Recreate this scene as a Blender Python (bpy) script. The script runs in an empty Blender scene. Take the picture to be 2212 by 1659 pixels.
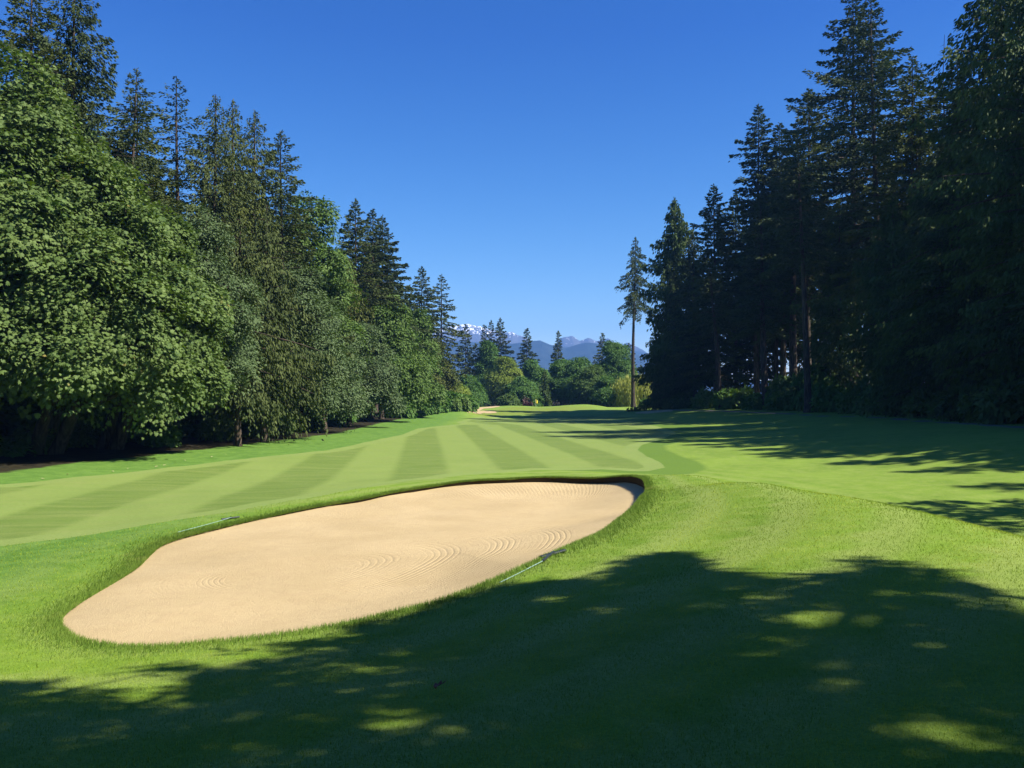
import bpy, math, random
import numpy as np
from math import radians, sin, cos, tan, pi
# ------------------------------------------------------------------ camera, sky, sun, exposure
S = bpy.context.scene
COL = S.collection
CAMZ = 3.0
PITCH = math.atan((853 - 829.5) / 1790)
cam = bpy.data.cameras.new('camera'); camo = bpy.data.objects.new('camera', cam); COL.objects.link(camo)
camo.location = (0, 0, CAMZ); camo.rotation_euler = (pi / 2 + PITCH, 0, 0)
cam.sensor_width = 36; cam.lens = 36 * 1790 / 2212; cam.clip_start = .05; cam.clip_end = 20000
S.camera = camo
SUN_AZ, SUN_EL = radians(109), radians(46)          # azimuth clockwise from +Y
TO_SUN = np.array([sin(SUN_AZ) * cos(SUN_EL), cos(SUN_AZ) * cos(SUN_EL), sin(SUN_EL)])
w = bpy.data.worlds.new('World'); S.world = w; w.use_nodes = True
nt = w.node_tree; nt.nodes.clear()
sky = nt.nodes.new('ShaderNodeTexSky'); sky.sky_type = 'NISHITA'; sky.sun_disc = False
sky.sun_elevation = SUN_EL; sky.sun_rotation = SUN_AZ
sky.altitude = 0; sky.air_density = 0.85; sky.dust_density = 0.2; sky.ozone_density = 6.0
bg = nt.nodes.new('ShaderNodeBackground'); bg.inputs[1].default_value = 0.062
wo = nt.nodes.new('ShaderNodeOutputWorld')
hs = nt.nodes.new('ShaderNodeHueSaturation'); hs.inputs['Saturation'].default_value = 1.26; hs.inputs['Value'].default_value = 1.0; nt.links.new(sky.outputs[0], hs.inputs['Color']); mul = nt.nodes.new('ShaderNodeMix'); mul.data_type = 'RGBA'; mul.blend_type = 'MULTIPLY'; mul.inputs[0].default_value = 1; mul.inputs[7].default_value = (1.0, .88, 1.26, 1)
tc = nt.nodes.new('ShaderNodeTexCoord'); sx = nt.nodes.new('ShaderNodeSeparateXYZ'); mr = nt.nodes.new('ShaderNodeMapRange'); gm = nt.nodes.new('ShaderNodeMix'); gm.data_type = 'RGBA'
mr.inputs[1].default_value = 0.0; mr.inputs[2].default_value = .40; gm.inputs[6].default_value = (2.05, 1.60, 1.20, 1); gm.inputs[7].default_value = (.92, .90, 1.26, 1)
nt.links.new(tc.outputs['Generated'], sx.inputs[0]); nt.links.new(sx.outputs[2], mr.inputs[0]); nt.links.new(mr.outputs[0], gm.inputs[0]); nt.links.new(gm.outputs[2], mul.inputs[7])
nt.links.new(hs.outputs[0], mul.inputs[6]); nt.links.new(mul.outputs[2], bg.inputs[0]); nt.links.new(bg.outputs[0], wo.inputs[0])
sl = bpy.data.lights.new('sun', 'SUN'); sl.energy = 5.0; sl.angle = radians(0.53); sl.color = (1, .94, .84)
so = bpy.data.objects.new('sun', sl); COL.objects.link(so)
from mathutils import Vector
so.rotation_euler = Vector(TO_SUN).to_track_quat('Z', 'Y').to_euler(); so.location = (60, -20, 60)
S.view_settings.view_transform = 'Standard'; S.view_settings.look = 'None'
S.view_settings.exposure = 1.15; S.view_settings.gamma = 1
S.render.engine = 'CYCLES'
cy = S.cycles
cy.max_bounces = 6; cy.diffuse_bounces = 3; cy.glossy_bounces = 2; cy.transmission_bounces = 3
cy.transparent_max_bounces = 4; cy.volume_bounces = 0; cy.use_denoising = True; cy.denoiser = 'OPENIMAGEDENOISE'; cy.denoising_input_passes = 'RGB_ALBEDO_NORMAL'
try: cy.caustics_reflective = False; cy.caustics_refractive = False
except Exception: pass

# ------------------------------------------------------------------ helpers
def ray(u, v):
    a = (u - 1106) / 1790; b = (829.5 - v) / 1790
    return np.array([a, cos(PITCH) - b * sin(PITCH), sin(PITCH) + b * cos(PITCH)])
def atz(u, v, z):
    r = ray(u, v); t = (z - CAMZ) / r[2]; return (r[0] * t, r[1] * t, z)
def aty(u, v, y):
    r = ray(u, v); t = y / r[1]; return (r[0] * t, y, CAMZ + r[2] * t)
def norm(a): return a / np.maximum(np.linalg.norm(a, axis=-1, keepdims=True), 1e-9)
def smooth(a, b, x):
    t = np.clip((x - a) / (b - a), 0, 1); return t * t * (3 - 2 * t)

def tag(o, label=None, cat=None, group=None, kind=None):
    if label: o['label'] = label
    if cat: o['category'] = cat
    if group: o['group'] = group
    if kind: o['kind'] = kind
    return o
def link(name, data, parent=None, loc=None):
    o = bpy.data.objects.new(name, data); COL.objects.link(o)
    if parent is not None: o.parent = parent
    if loc is not None: o.location = loc
    return o
def empty(name, loc, rz=0):
    o = link(name, None, loc=loc); o.rotation_euler[2] = rz; o.empty_display_size = .3; return o
def mesh_np(name, V, F, mat, smooth_shade=False, attrs=None):
    """V (n,3); F list of (m,k) int arrays, each of one polygon size"""
    if isinstance(F, np.ndarray): F = [F]
    F = [f for f in F if len(f)]
    me = bpy.data.meshes.new(name)
    me.vertices.add(len(V)); me.vertices.foreach_set('co', np.ascontiguousarray(V, dtype=np.float32).ravel())
    tot = sum(f.size for f in F); npoly = sum(len(f) for f in F)
    me.loops.add(tot); me.loops.foreach_set('vertex_index', np.concatenate([f.ravel() for f in F]).astype(np.int32))
    me.polygons.add(npoly)
    sizes = np.concatenate([np.full(len(f), f.shape[1]) for f in F])
    starts = np.concatenate([[0], np.cumsum(sizes)[:-1]]).astype(np.int32)
    me.polygons.foreach_set('loop_start', starts)
    me.polygons.foreach_set('use_smooth', np.full(npoly, smooth_shade))
    for nm, (dom, arr) in (attrs or {}).items():
        at = me.attributes.new(nm, 'FLOAT', dom); at.data.foreach_set('value', np.ascontiguousarray(arr, dtype=np.float32))
    me.update(calc_edges=True); me.validate()
    me.materials.append(mat)
    return me

class Tubes:
    def __init__(s): s.V = []; s.F = []; s.n = 0
    def add(s, P, R, k=8, cap=True, flare=None):
        P = np.asarray(P, float); n = len(P); R = np.broadcast_to(np.asarray(R, float), (n,))
        T = norm(np.gradient(P, axis=0)); ref = np.where(np.abs(T[:, 2:3]) > .9, [[1., 0, 0]], [[0, 0, 1.]])
        A = norm(np.cross(T, ref)); B = np.cross(T, A)
        a = np.linspace(0, 2 * pi, k, endpoint=False)
        rr = R[:, None] * np.ones(k)
        if flare is not None: rr = rr * flare(np.arange(n)[:, None], a[None, :])
        V = P[:, None] + rr[..., None] * (np.cos(a)[None, :, None] * A[:, None] + np.sin(a)[None, :, None] * B[:, None])
        i = np.arange(n - 1)[:, None] * k; j = np.arange(k)[None]; j2 = (j + 1) % k
        F = np.stack([i + j, i + j2, i + k + j2, i + k + j], -1).reshape(-1, 4)[:, ::-1]
        s.V.append(V.reshape(-1, 3)); s.F.append(F + s.n); s.n += n * k
    def addmany(s, P, R, k=3):
        """P (b,n,3), R (b,n)"""
        b, n, _ = P.shape
        T = norm(np.gradient(P, axis=1)); ref = np.array([0, 0, 1.])
        A = norm(np.cross(T, ref)); B = np.cross(T, A)
        a = np.linspace(0, 2 * pi, k, endpoint=False)
        V = P[:, :, None] + R[:, :, None, None] * (np.cos(a)[:, None] * A[:, :, None] + np.sin(a)[:, None] * B[:, :, None])
        o = (np.arange(b) * n * k)[:, None, None]; i = np.arange(n - 1)[None, :, None] * k; j = np.arange(k)[None, None]; j2 = (j + 1) % k
        F = np.stack([o + i + j, o + i + j2, o + i + k + j2, o + i + k + j], -1).reshape(-1, 4)[:, ::-1]
        s.V.append(V.reshape(-1, 3)); s.F.append(F + s.n); s.n += b * n * k
    def mesh(s, name, mat): return mesh_np(name, np.concatenate(s.V), np.concatenate(s.F), mat, True)

# ------------------------------------------------------------------ node helpers
class N:
    def __init__(s, name):
        s.m = bpy.data.materials.new(name); s.m.use_nodes = True; s.t = s.m.node_tree; s.t.nodes.clear()
    def n(s, typ, **kw):
        x = s.t.nodes.new(typ)
        for k, v in kw.items():
            if k.startswith('i_'):
                key = k[2:]; key = int(key) if key.isdigit() else key.replace('_', ' ')
                if isinstance(v, bpy.types.NodeSocket): s.t.links.new(v, x.inputs[key])
                else: x.inputs[key].default_value = v
            else: setattr(x, k, v)
        return x
    def math(s, op, a, b=None, c=None, clamp=False):
        x = s.n('ShaderNodeMath', operation=op, use_clamp=clamp)
        for i, q in enumerate((a, b, c)):
            if q is None: continue
            if isinstance(q, bpy.types.NodeSocket): s.t.links.new(q, x.inputs[i])
            else: x.inputs[i].default_value = q
        return x.outputs[0]
    def attr(s, name): return s.n('ShaderNodeAttribute', attribute_name=name).outputs['Fac']
    def mix(s, f, a, b, mode='MIX'):
        x = s.n('ShaderNodeMix', data_type='RGBA', blend_type=mode)
        for i, q in ((0, f), (6, a), (7, b)):
            if isinstance(q, bpy.types.NodeSocket): s.t.links.new(q, x.inputs[i])
            else: x.inputs[i].default_value = (*q, 1) if isinstance(q, tuple) and len(q) == 3 else q
        return x.outputs[2]
    def step(s, x, lo, hi):
        return s.n('ShaderNodeMapRange', i_0=x, i_1=lo, i_2=hi, interpolation_type='SMOOTHSTEP').outputs[0]
    def noise(s, scale, detail=3, rough=.5, vec=None, dist=0):
        x = s.n('ShaderNodeTexNoise', i_Scale=scale, i_Detail=detail, i_Roughness=rough, i_Distortion=dist)
        if vec is not None: s.t.links.new(vec, x.inputs['Vector'])
        return x.outputs[0]
    def pos(s): return s.n('ShaderNodeNewGeometry').outputs['Position']
    def scale(s, vec, sc, rot=0):
        x = s.n('ShaderNodeMapping'); s.t.links.new(vec, x.inputs[0]); x.inputs['Scale'].default_value = sc
        x.inputs['Rotation'].default_value = (0, 0, rot); return x.outputs[0]
    def out(s, sh, vol=None):
        o = s.n('ShaderNodeOutputMaterial')
        if sh is not None: s.t.links.new(sh, o.inputs[0])
        if vol is not None: s.t.links.new(vol, o.inputs[1])
        return s.m
    def pbr(s, col, rough=.8, spec=.3, normal=None):
        x = s.n('ShaderNodeBsdfPrincipled'); 
        for k, q in (('Base Color', col), ('Roughness', rough), ('Specular IOR Level', spec), ('Normal', normal)):
            if q is None: continue
            if isinstance(q, bpy.types.NodeSocket): s.t.links.new(q, x.inputs[k])
            else: x.inputs[k].default_value = (*q, 1) if isinstance(q, tuple) else q
        return x.outputs[0]
    def bump(s, h, strength, dist): return s.n('ShaderNodeBump', i_Strength=strength, i_Distance=dist, i_Height=h).outputs[0]

def foliage_mat(name, dark, light, rough=.55, spec=.35, transl=.3, odd=None, oddf=.95):
    q = N(name); t = q.attr('tint')
    c = q.mix(t, dark, light)
    if odd: c = q.mix(q.step(t, oddf, oddf + .02), c, odd)
    p = q.pbr(c, rough + .1, spec * .5)
    tr = q.n('ShaderNodeBsdfTranslucent'); q.t.links.new(q.mix(1.0, c, (.9, 1.0, .35), 'MULTIPLY'), tr.inputs[0])
    mx = q.n('ShaderNodeMixShader', i_0=transl); q.t.links.new(p, mx.inputs[1]); q.t.links.new(tr.outputs[0], mx.inputs[2])
    return q.out(mx.outputs[0])
def bark_mat(name, a, b):
    q = N(name); p = q.n('ShaderNodeTexCoord').outputs['Object']
    f = q.noise(1, 6, .65, q.scale(p, (9, 9, 1.3)))
    c = q.mix(q.step(f, .35, .65), a, b)
    m2 = q.noise(.6, 3, .5, p); c = q.mix(q.step(m2, .5, .75), c, (.045, .055, .02))
    return q.out(q.pbr(c, .9, .15, q.bump(f, .9, .06)))

MAT = dict(
    fir=foliage_mat('fir needles', (.026, .045, .015), (.074, .098, .034), .6, .25, .12),
    fir_olive=foliage_mat('olive fir needles', (.040, .060, .012), (.112, .132, .030), .6, .25, .15),
    spruce=foliage_mat('spruce needles', (.034, .054, .015), (.096, .120, .036), .6, .25, .12),
    cedar=foliage_mat('cedar sprays', (.030, .060, .012), (.088, .130, .030), .55, .3, .18),
    gold=foliage_mat('yellow cedar sprays', (.06, .080, .012), (.12, .135, .030), .55, .3, .2),
    maple=foliage_mat('maple leaves', (.050, .095, .022), (.160, .225, .062), .5, .35, .28, odd=(.22, .19, .05), oddf=.962),
    silver=foliage_mat('grey green leaves', (.046, .084, .028), (.120, .170, .064), .5, .4, .2),
    leafy=foliage_mat('leafy green', (.050, .105, .018), (.125, .195, .040), .5, .4, .25),
    lime=foliage_mat('yellow green leaves', (.12, .18, .018), (.24, .30, .045), .5, .35, .3),
    willow=foliage_mat('willow leaves', (.22, .25, .04), (.44, .45, .11), .5, .35, .3),
    shrub=foliage_mat('shrub leaves', (.050, .120, .020), (.12, .22, .045), .5, .35, .3),
    pink=foliage_mat('pink blossom', (.14, .08, .08), (.34, .22, .22), .6, .2, .3),
    plum=foliage_mat('plum leaves', (.045, .016, .02), (.10, .035, .035), .5, .3, .2),
    bark=bark_mat('fir bark', (.035, .026, .020), (.11, .082, .062)),
    barkd=bark_mat('dark bark', (.028, .022, .018), (.085, .065, .05)),
    barkm=bark_mat('mossy maple bark', (.030, .026, .017), (.085, .070, .046)),
)

# ------------------------------------------------------------------ terrain
kn = []                                              # knots x, y, z
def K(u, v, z): kn.append(atz(u, v, z))
RIM = [(122, 1344, .60, .06), (146, 1380, .63, .07), (222, 1398, .66, .08), (340, 1402, .70, .09), (450, 1392, .73, .09), (560, 1383, .76, .1), (700, 1357, .82, .1), (830, 1330, .87, .1),
       (960, 1298, .92, .1), (1100, 1238, .97, .1), (1206, 1195, .98, .1), (1286, 1157, .95, .12), (1344, 1122, .90, .16), (1380, 1096, .82, .22), (1397, 1067, .73, .27),
       (1385, 1043, .66, .28), (1322, 1031, .60, .27), (1200, 1030, .54, .23), (1100, 1035, .50, .18), (1000, 1043, .46, .15), (900, 1056, .43, .13), (800, 1074, .41, .12), (700, 1092, .40, .11), (600, 1111, .40, .10),
       (510, 1131, .40, .09), (420, 1155, .42, .08), (350, 1177, .43, .07), (318, 1198, .45, .06), (290, 1225, .47, .05), (240, 1262, .50, .05), (162, 1306, .55, .05)]
for r in RIM[::2]: K(*r[:3])
for p in [(0, 0, 1.35), (0, -8, 1.5), (-6, -1, 1.05), (7, -1, 1.7), (-14, 0, .7), (16, -2, 1.6), (-9, 6, .6), (-12, 12, .35), (-9, 16, .25),
          (3, 3.5, 1.5), (-3, 4.2, 1.1), (0, 5.5, 1.2), (-5.5, 6.3, .82),
          (7.2, 9.4, .95), (9, 12.5, .25), (9.5, 16, -.08), (12, 19, -.1), (7.9, 19.5, .12), (7.4, 23.5, .1), (12.5, 14, -.05), (14.5, 20, -.02), (11, 8, .7), (20, 12, .5), (19, 22, .4), (10.5, 25, 0),
          (0, 30, .03), (-8, 28, .05), (8, 33, 0.02), (0, 40, 0), (0, 50, 0), (-8, 45, 0.05), (8, 52, .05), (0, 65, 0), (0, 82, 0), (0, 100, 0), (-6, 75, 0), (-6, 100, .05), (10, 75, .2), (11, 98, .25),
          (15, 33, .25), (16, 50, .45), (18, 68, .6), (17, 88, .6), (16, 110, .45),
          (-4, 112, .1), (4, 116, .05), (10, 116, .15),
          (40, 40, 1.5), (45, 80, 1.8), (40, 120, 1.6), (-30, 30, .8), (-30, 60, .8), (-35, 100, 1.), (-30, 140, 1.4),
          (0, 170, .1), (10, 172, .1), (20, 176, .5), (-15, 170, 1.), (35, 170, 1.3), (5, 158, -.05), (-3, 157, .25), (12, 158, .3)]: kn.append(p)
for p in [(1500, 1300, 1.27), (1800, 1300, 1.42), (2150, 1330, 1.45), (1500, 1130, 1.12), (1650, 1100, 1.27), (1900, 1150, 1.42), (2000, 1220, 1.45),
          (1440, 1040, .80), (1500, 1026, .86), (1620, 1042, 1.08), (1750, 1063, 1.25), (1880, 1084, 1.37), (2000, 1112, 1.44), (2110, 1148, 1.47), (2205, 1190, 1.48),
          (0, 1025, .3), (300, 985, .3), (520, 962, .3), (700, 940, .3), (850, 905, .35), (930, 893, .6), (1000, 885, 1.0),
          (2212, 955, 1.1), (2030, 925, 1.15), (1840, 903, 1.2), (1700, 893, 1.2), (1560, 887, 1.2), (1460, 884, 1.1)]: K(*p)
for u, v, y in [(1020, 880, 143), (1080, 877, 143), (1125, 876.5, 143), (1170, 878.5, 143), (1210, 876.5, 143), (1250, 873.8, 143), (1290, 875.5, 143), (1340, 885, 143), (1366, 880, 150),
                (1080, 884, 133), (1160, 885.5, 133), (1240, 882, 133), (1300, 884, 133), (1100, 889.5, 126), (1200, 889, 126), (1280, 887, 126), (1025, 891, 124), (980, 893, 120)]:
    kn.append(aty(u, v, y))
kn = np.array(kn)
def _phi(r): return np.sqrt(r * r + 9.0)
_A = _phi(np.linalg.norm(kn[:, None, :2] - kn[None, :, :2], axis=-1)) + np.eye(len(kn)) * -.02
_P = np.c_[np.ones(len(kn)), kn[:, :2] / 50]
_M = np.block([[_A, _P], [_P.T, np.zeros((3, 3))]])
_W = np.linalg.solve(_M, np.r_[kn[:, 2], 0, 0, 0])
def ground(x, y):
    x = np.atleast_1d(np.asarray(x, float)); y = np.atleast_1d(np.asarray(y, float))
    sh = x.shape; x = x.ravel(); y = y.ravel(); z = np.empty(len(x))
    for i in range(0, len(x), 20000):
        X = x[i:i + 20000]; Y = y[i:i + 20000]
        r = np.sqrt((X[:, None] - kn[None, :, 0]) ** 2 + (Y[:, None] - kn[None, :, 1]) ** 2)
        z[i:i + 20000] = _phi(r) @ _W[:-3] + _W[-3] + (_W[-2] * X + _W[-1] * Y) / 50
    d = np.sqrt(x ** 2 + (y - 80) ** 2); far = smooth(85, 125, d)
    base = .9 + 0 * x
    z = np.clip(z, -1, 3) * (1 - far) + base * far
    z = z + .018 * np.sin(x * 1.9 + .6 * np.sin(y * .9)) * np.sin(y * 1.3 + np.sin(x * .7)) * (1 - far)
    return z.reshape(sh)
def gz(x, y): return float(ground(x, y)[0])
def hit(u, v):
    """where the ray through (u, v) meets the ground"""
    r = ray(u, v); t = np.geomspace(2, 400, 500)
    P = r[None] * t[:, None]; d = CAMZ + P[:, 2] - ground(P[:, 0], P[:, 1])
    i = int(np.argmax(d < 0)) or len(t) - 1
    a = d[i - 1] / (d[i - 1] - d[i] + 1e-9); tt = t[i - 1] + (t[i] - t[i - 1]) * a
    return np.array([r[0] * tt, r[1] * tt, gz(r[0] * tt, r[1] * tt)])

BC = np.array([-1.3, 14.6])                          # bunker centre
rp = np.array([atz(*r[:3]) for r in RIM]); rl = np.array([r[3] for r in RIM])
ang = np.arctan2(rp[:, 1] - BC[1], rp[:, 0] - BC[0]); rad = np.hypot(rp[:, 0] - BC[0], rp[:, 1] - BC[1])
o_ = np.argsort(ang); ang, rad, rl, rz_ = ang[o_], rad[o_], rl[o_], rp[o_, 2]
# Catmull-Rom through the rim points in x, y (periodic), resampled by angle
def cr(P, n=24):
    P0, P1, P2, P3 = np.roll(P, 1, 0), P, np.roll(P, -1, 0), np.roll(P, -2, 0); t = np.linspace(0, 1, n, endpoint=False)[None, :, None]
    q = .5 * ((2 * P1[:, None]) + (-P0 + P2)[:, None] * t + (2 * P0 - 5 * P1 + 4 * P2 - P3)[:, None] * t ** 2 + (-P0 + 3 * P1 - 3 * P2 + P3)[:, None] * t ** 3)
    return q.reshape(-1, P.shape[1])
_c = cr(np.c_[rp[o_, 0], rp[o_, 1], rl])
_a = np.unwrap(np.arctan2(_c[:, 1] - BC[1], _c[:, 0] - BC[0])); _r = np.hypot(_c[:, 0] - BC[0], _c[:, 1] - BC[1])
_s = np.argsort(_a); _a, _r, _l = _a[_s], _r[_s], _c[_s, 2]
def rim_r(th): return np.interp(th, np.r_[_a - 2 * pi, _a, _a + 2 * pi], np.tile(_r, 3))
def rim_lip(th): return np.interp(th, np.r_[_a - 2 * pi, _a, _a + 2 * pi], np.tile(_l, 3))
def rho(x, y):
    th = np.arctan2(y - BC[1], x - BC[0]); return np.hypot(x - BC[0], y - BC[1]) / rim_r(th)

def polyd(P, x, y, closed=True):
    """signed distance, + inside (closed) or plain distance (open)"""
    P = np.asarray(P, float)[:, :2]; x = np.ravel(x); y = np.ravel(y); n = len(P)
    best = np.full(len(x), 1e18); ins = np.zeros(len(x), bool)
    for i in range(n if closed else n - 1):
        a, b = P[i], P[(i + 1) % n]; d = b - a; L = d @ d
        t = np.clip(((x - a[0]) * d[0] + (y - a[1]) * d[1]) / L, 0, 1)
        best = np.minimum(best, (x - a[0] - t * d[0]) ** 2 + (y - a[1] - t * d[1]) ** 2)
        if closed:
            c = (a[1] > y) != (b[1] > y)
            with np.errstate(divide='ignore', invalid='ignore'): xx = d[0] * (y - a[1]) / d[1] + a[0]
            ins ^= c & (x < xx)
    best = np.sqrt(best)
    return np.where(ins, best, -best) if closed else best
g = lambda L: [hit(u, v)[:2] for u, v in L]
FAIR = [(-26, 17.0), (-16, 15.5)] + g([(0, 1181), (248, 1146), (549, 1097), (800, 1052), (1000, 1026), (1150, 1016), (1300, 1014), (1400, 1018), (1438, 1010), (1425, 998), (1395, 985), (1378, 972), (1384, 962)]) + \
       [(12, 60), (12.5, 72), (12, 86), (10.5, 98), (9, 108), (5, 113), (0, 112)] + g([(1075, 899), (1040, 900), (1010, 905), (985, 912), (1000, 917), (960, 919), (905, 925), (885, 932), (872, 938), (845, 944), (790, 955), (713, 972), (520, 992), (331, 1014), (150, 1032), (0, 1047)]) + [(-21, 25.5), (-30, 23)]
MID = g([(1150, 1012), (1440, 1026), (1495, 1024), (1528, 1012), (1515, 1000), (1470, 985), (1440, 972), (1436, 962)]) + [(15, 60), (15.5, 80), (13, 100), (11, 114), (2, 116), (-3, 108), (0, 80), (0, 40)]
GREEN = g([(1005, 897), (1060, 888.5), (1085, 881), (1120, 879), (1170, 881), (1210, 879), (1262, 878), (1290, 880), (1270, 884), (1215, 888), (1190, 893), (1100, 896)])
FORL = g([(-120, 1052), (0, 1020), (120, 1006), (240, 992), (330, 983), (420, 972), (540, 958), (650, 946), (720, 938), (790, 921), (850, 907), (930, 894), (985, 886)]) + [(-9, 150), (-12, 175), (-12, 240), (-250, 240), (-250, 0), (-34, 10)]
PATH = [(24, 14.5), (24.5, 24), (25, 34), (26.3, 42), (27.6, 52), (28, 62)] + g([(1780, 899), (1700, 893.5), (1600, 889.5), (1500, 887)]) + [(20, 118), (26, 135)]
FORR = [(30, 8), (31, 30), (32, 45), (34, 60), (34, 75), (34, 90), (31, 106), (28, 122), (30, 145), (26, 170), (-12, 178), (-12, 300), (300, 300), (300, 8)]

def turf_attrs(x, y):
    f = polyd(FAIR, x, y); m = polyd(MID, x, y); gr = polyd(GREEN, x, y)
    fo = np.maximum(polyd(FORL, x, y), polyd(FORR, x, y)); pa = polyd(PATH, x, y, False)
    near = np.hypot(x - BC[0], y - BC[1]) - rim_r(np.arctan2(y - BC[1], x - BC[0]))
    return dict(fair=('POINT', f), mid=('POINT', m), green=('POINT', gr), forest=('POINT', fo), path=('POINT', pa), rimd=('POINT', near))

def turf_material():
    q = N('turf'); P = q.pos()
    wob = q.math('MULTIPLY', q.math('SUBTRACT', q.noise(1.3, 3, .5, P), .5), .5)
    fine = q.noise(55, 4, .7, P); fine2 = q.noise(14, 4, .65, P); big = q.noise(.35, 4, .6, P); med = q.noise(2.2, 4, .6, P)
    streak = q.noise(1, 4, .6, q.scale(P, (.25, 2.2, 1), radians(8)))
    rough = q.mix(q.step(big, .3, .7), (.115, .200, .018), (.165, .262, .026))
    rough = q.mix(q.math('MULTIPLY', q.step(med, .35, .75), .6), rough, (.23, .295, .062))
    # mower arcs over the mound round the bunker
    arc = q.math('SINE', q.math('ADD', q.math('MULTIPLY', q.attr('rimd'), 4.6), q.math('MULTIPLY', med, 3)))
    arc = q.math('MULTIPLY', arc, q.step(q.attr('rimd'), 13, 5))
    rough = q.mix(q.math('MULTIPLY', q.step(arc, -.6, 1), .55), rough, (.245, .30, .075))
    # fairway stripes
    s = q.n('ShaderNodeSeparateXYZ', i_0=P); x, y = s.outputs[0], s.outputs[1]
    sc = q.math('ADD', x, q.math('MULTIPLY', q.math('SUBTRACT', y, 30.), .105))
    sc = q.math('ADD', sc, q.math('MULTIPLY', q.math('SUBTRACT', q.noise(.12, 2, .5, P), .5), .22))
    st = q.math('SINE', q.math('MULTIPLY', q.math('SUBTRACT', sc, -.1), pi / 2.13))
    stripe = q.step(st, -.35, .35)
    far_ = q.step(y, 82., 83.5)
    st2 = q.math('SINE', q.math('MULTIPLY', q.math('ADD', x, q.math('MULTIPLY', y, .34)), pi / 2.6))
    stripe = q.mix(far_, stripe, q.step(st2, -.3, .3)); stripe = q.mix(q.math('MULTIPLY', q.step(q.noise(.5, 5, .65, q.scale(P, (.5, 2.5, 1))), .35, .75), .45), stripe, (.4, .4, .4))
    light, dark = (.192, .262, .060), (.115, .176, .032)
    rough = q.mix(q.math('MULTIPLY', q.step(x, -4.5, -8.), .75), rough, q.mix(q.step(med, .3, .7), (.062, .150, .026), (.105, .215, .038)))
    fw = q.mix(stripe, light, dark)
    edge = q.step(q.math('ADD', q.attr('fair'), q.math('MULTIPLY', wob, .5)), .9, .75)     # perimeter pass
    fw = q.mix(edge, fw, (.19, .26, .065))
    fw = q.mix(q.math('MULTIPLY', q.step(streak, .3, .75), .5), fw, (.215, .255, .07)); wear = q.noise(.9, 5, .7, P); fw = q.mix(q.math('MULTIPLY', q.step(wear, .5, .75), .3), fw, (.24, .26, .09))
    fw = q.mix(q.math('MULTIPLY', q.step(big, .45, .8), .25), fw, (.12, .185, .035))
    fair = q.step(q.math('ADD', q.attr('fair'), q.math('MULTIPLY', wob, .35)), -.04, .04)
    mid = q.step(q.math('ADD', q.attr('mid'), q.math('MULTIPLY', wob, .35)), -.2, .2)
    c = q.mix(mid, rough, (.110, .185, .026))
    c = q.mix(fair, c, fw)
    gr = q.step(q.attr('green'), -.1, .1)
    c = q.mix(gr, c, (.175, .225, .035))
    # mottling at blade scale
    c = q.mix(q.math('MULTIPLY', q.step(fine, .35, .7), .6), c, q.mix(1.0, c, (.5, .6, .45), 'MULTIPLY'))
    c = q.mix(q.math('MULTIPLY', q.step(fine2, .4, .75), .45), c, q.mix(1.0, c, (1.4, 1.3, 1.5), 'MULTIPLY'))
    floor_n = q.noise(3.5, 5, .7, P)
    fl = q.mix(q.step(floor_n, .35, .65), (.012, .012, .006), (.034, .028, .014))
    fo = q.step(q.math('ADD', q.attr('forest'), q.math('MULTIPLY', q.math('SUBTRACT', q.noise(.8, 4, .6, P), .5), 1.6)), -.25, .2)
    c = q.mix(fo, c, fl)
    pa = q.step(q.math('ADD', q.attr('path'), q.math('MULTIPLY', wob, .6)), .65, .45)
    pc = q.mix(q.step(fine2, .3, .7), (.10, .092, .082), (.17, .155, .135))
    c = q.mix(pa, c, pc)
    soil = q.step(q.attr('rimd'), -.004, -.010)
    c = q.mix(soil, c, q.mix(fine2, (.022, .018, .009), (.060, .045, .022)))
    h = q.math('ADD', q.math('MULTIPLY', fine, .6), q.math('MULTIPLY', fine2, .6))
    return q.out(q.pbr(c, .85, .12, q.bump(h, .6, .03)))
M_TURF = turf_material()

NT = 1260
th = np.linspace(-pi, pi, NT, endpoint=False); R = rim_r(th); lipf = lambda t_: .34 + .30 * smooth(-.75, .2, np.cos(t_)) + .55 * smooth(.35, .85, np.cos(t_)); LIP = rim_lip(th) * lipf(th)
dirs = np.c_[np.cos(th), np.sin(th)]
off = np.r_[0, .04, .09, np.geomspace(.15, 60, 105), np.linspace(61, 215, 90), np.geomspace(222, 4050, 26)]
wig = .015 * np.sin(th * 31) + .014 * np.sin(th * 57 + 1) + .012 * np.sin(th * 113 + 2)
rows = []
rim2 = BC + dirs * (R + wig)[:, None]
zr = ground(rim2[:, 0], rim2[:, 1])
rows.append(np.c_[BC + dirs * (R + wig + .07)[:, None], zr - LIP - .25])
rows.append(np.c_[BC + dirs * (R + wig + .035)[:, None], zr - .035])
for e in off:
    p = BC + dirs * (R + e + wig * math.exp(-e * 2))[:, None]; rows.append(np.c_[p, ground(p[:, 0], p[:, 1])])
V = np.concatenate(rows); nr = len(rows)
i = np.arange(nr - 1)[:, None] * NT; j = np.arange(NT)[None]; j2 = (j + 1) % NT
F = np.stack([i + j, i + NT + j, i + NT + j2, i + j2], -1).reshape(-1, 4)
at_ = turf_attrs(V[:, 0], V[:, 1]); at_['rimd'][1][:NT] = -.1; at_['rimd'][1][NT:2 * NT] = -.03
grd = link('ground', mesh_np('ground', V, F, M_TURF, True, at_)); tag(grd, kind='structure')

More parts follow.
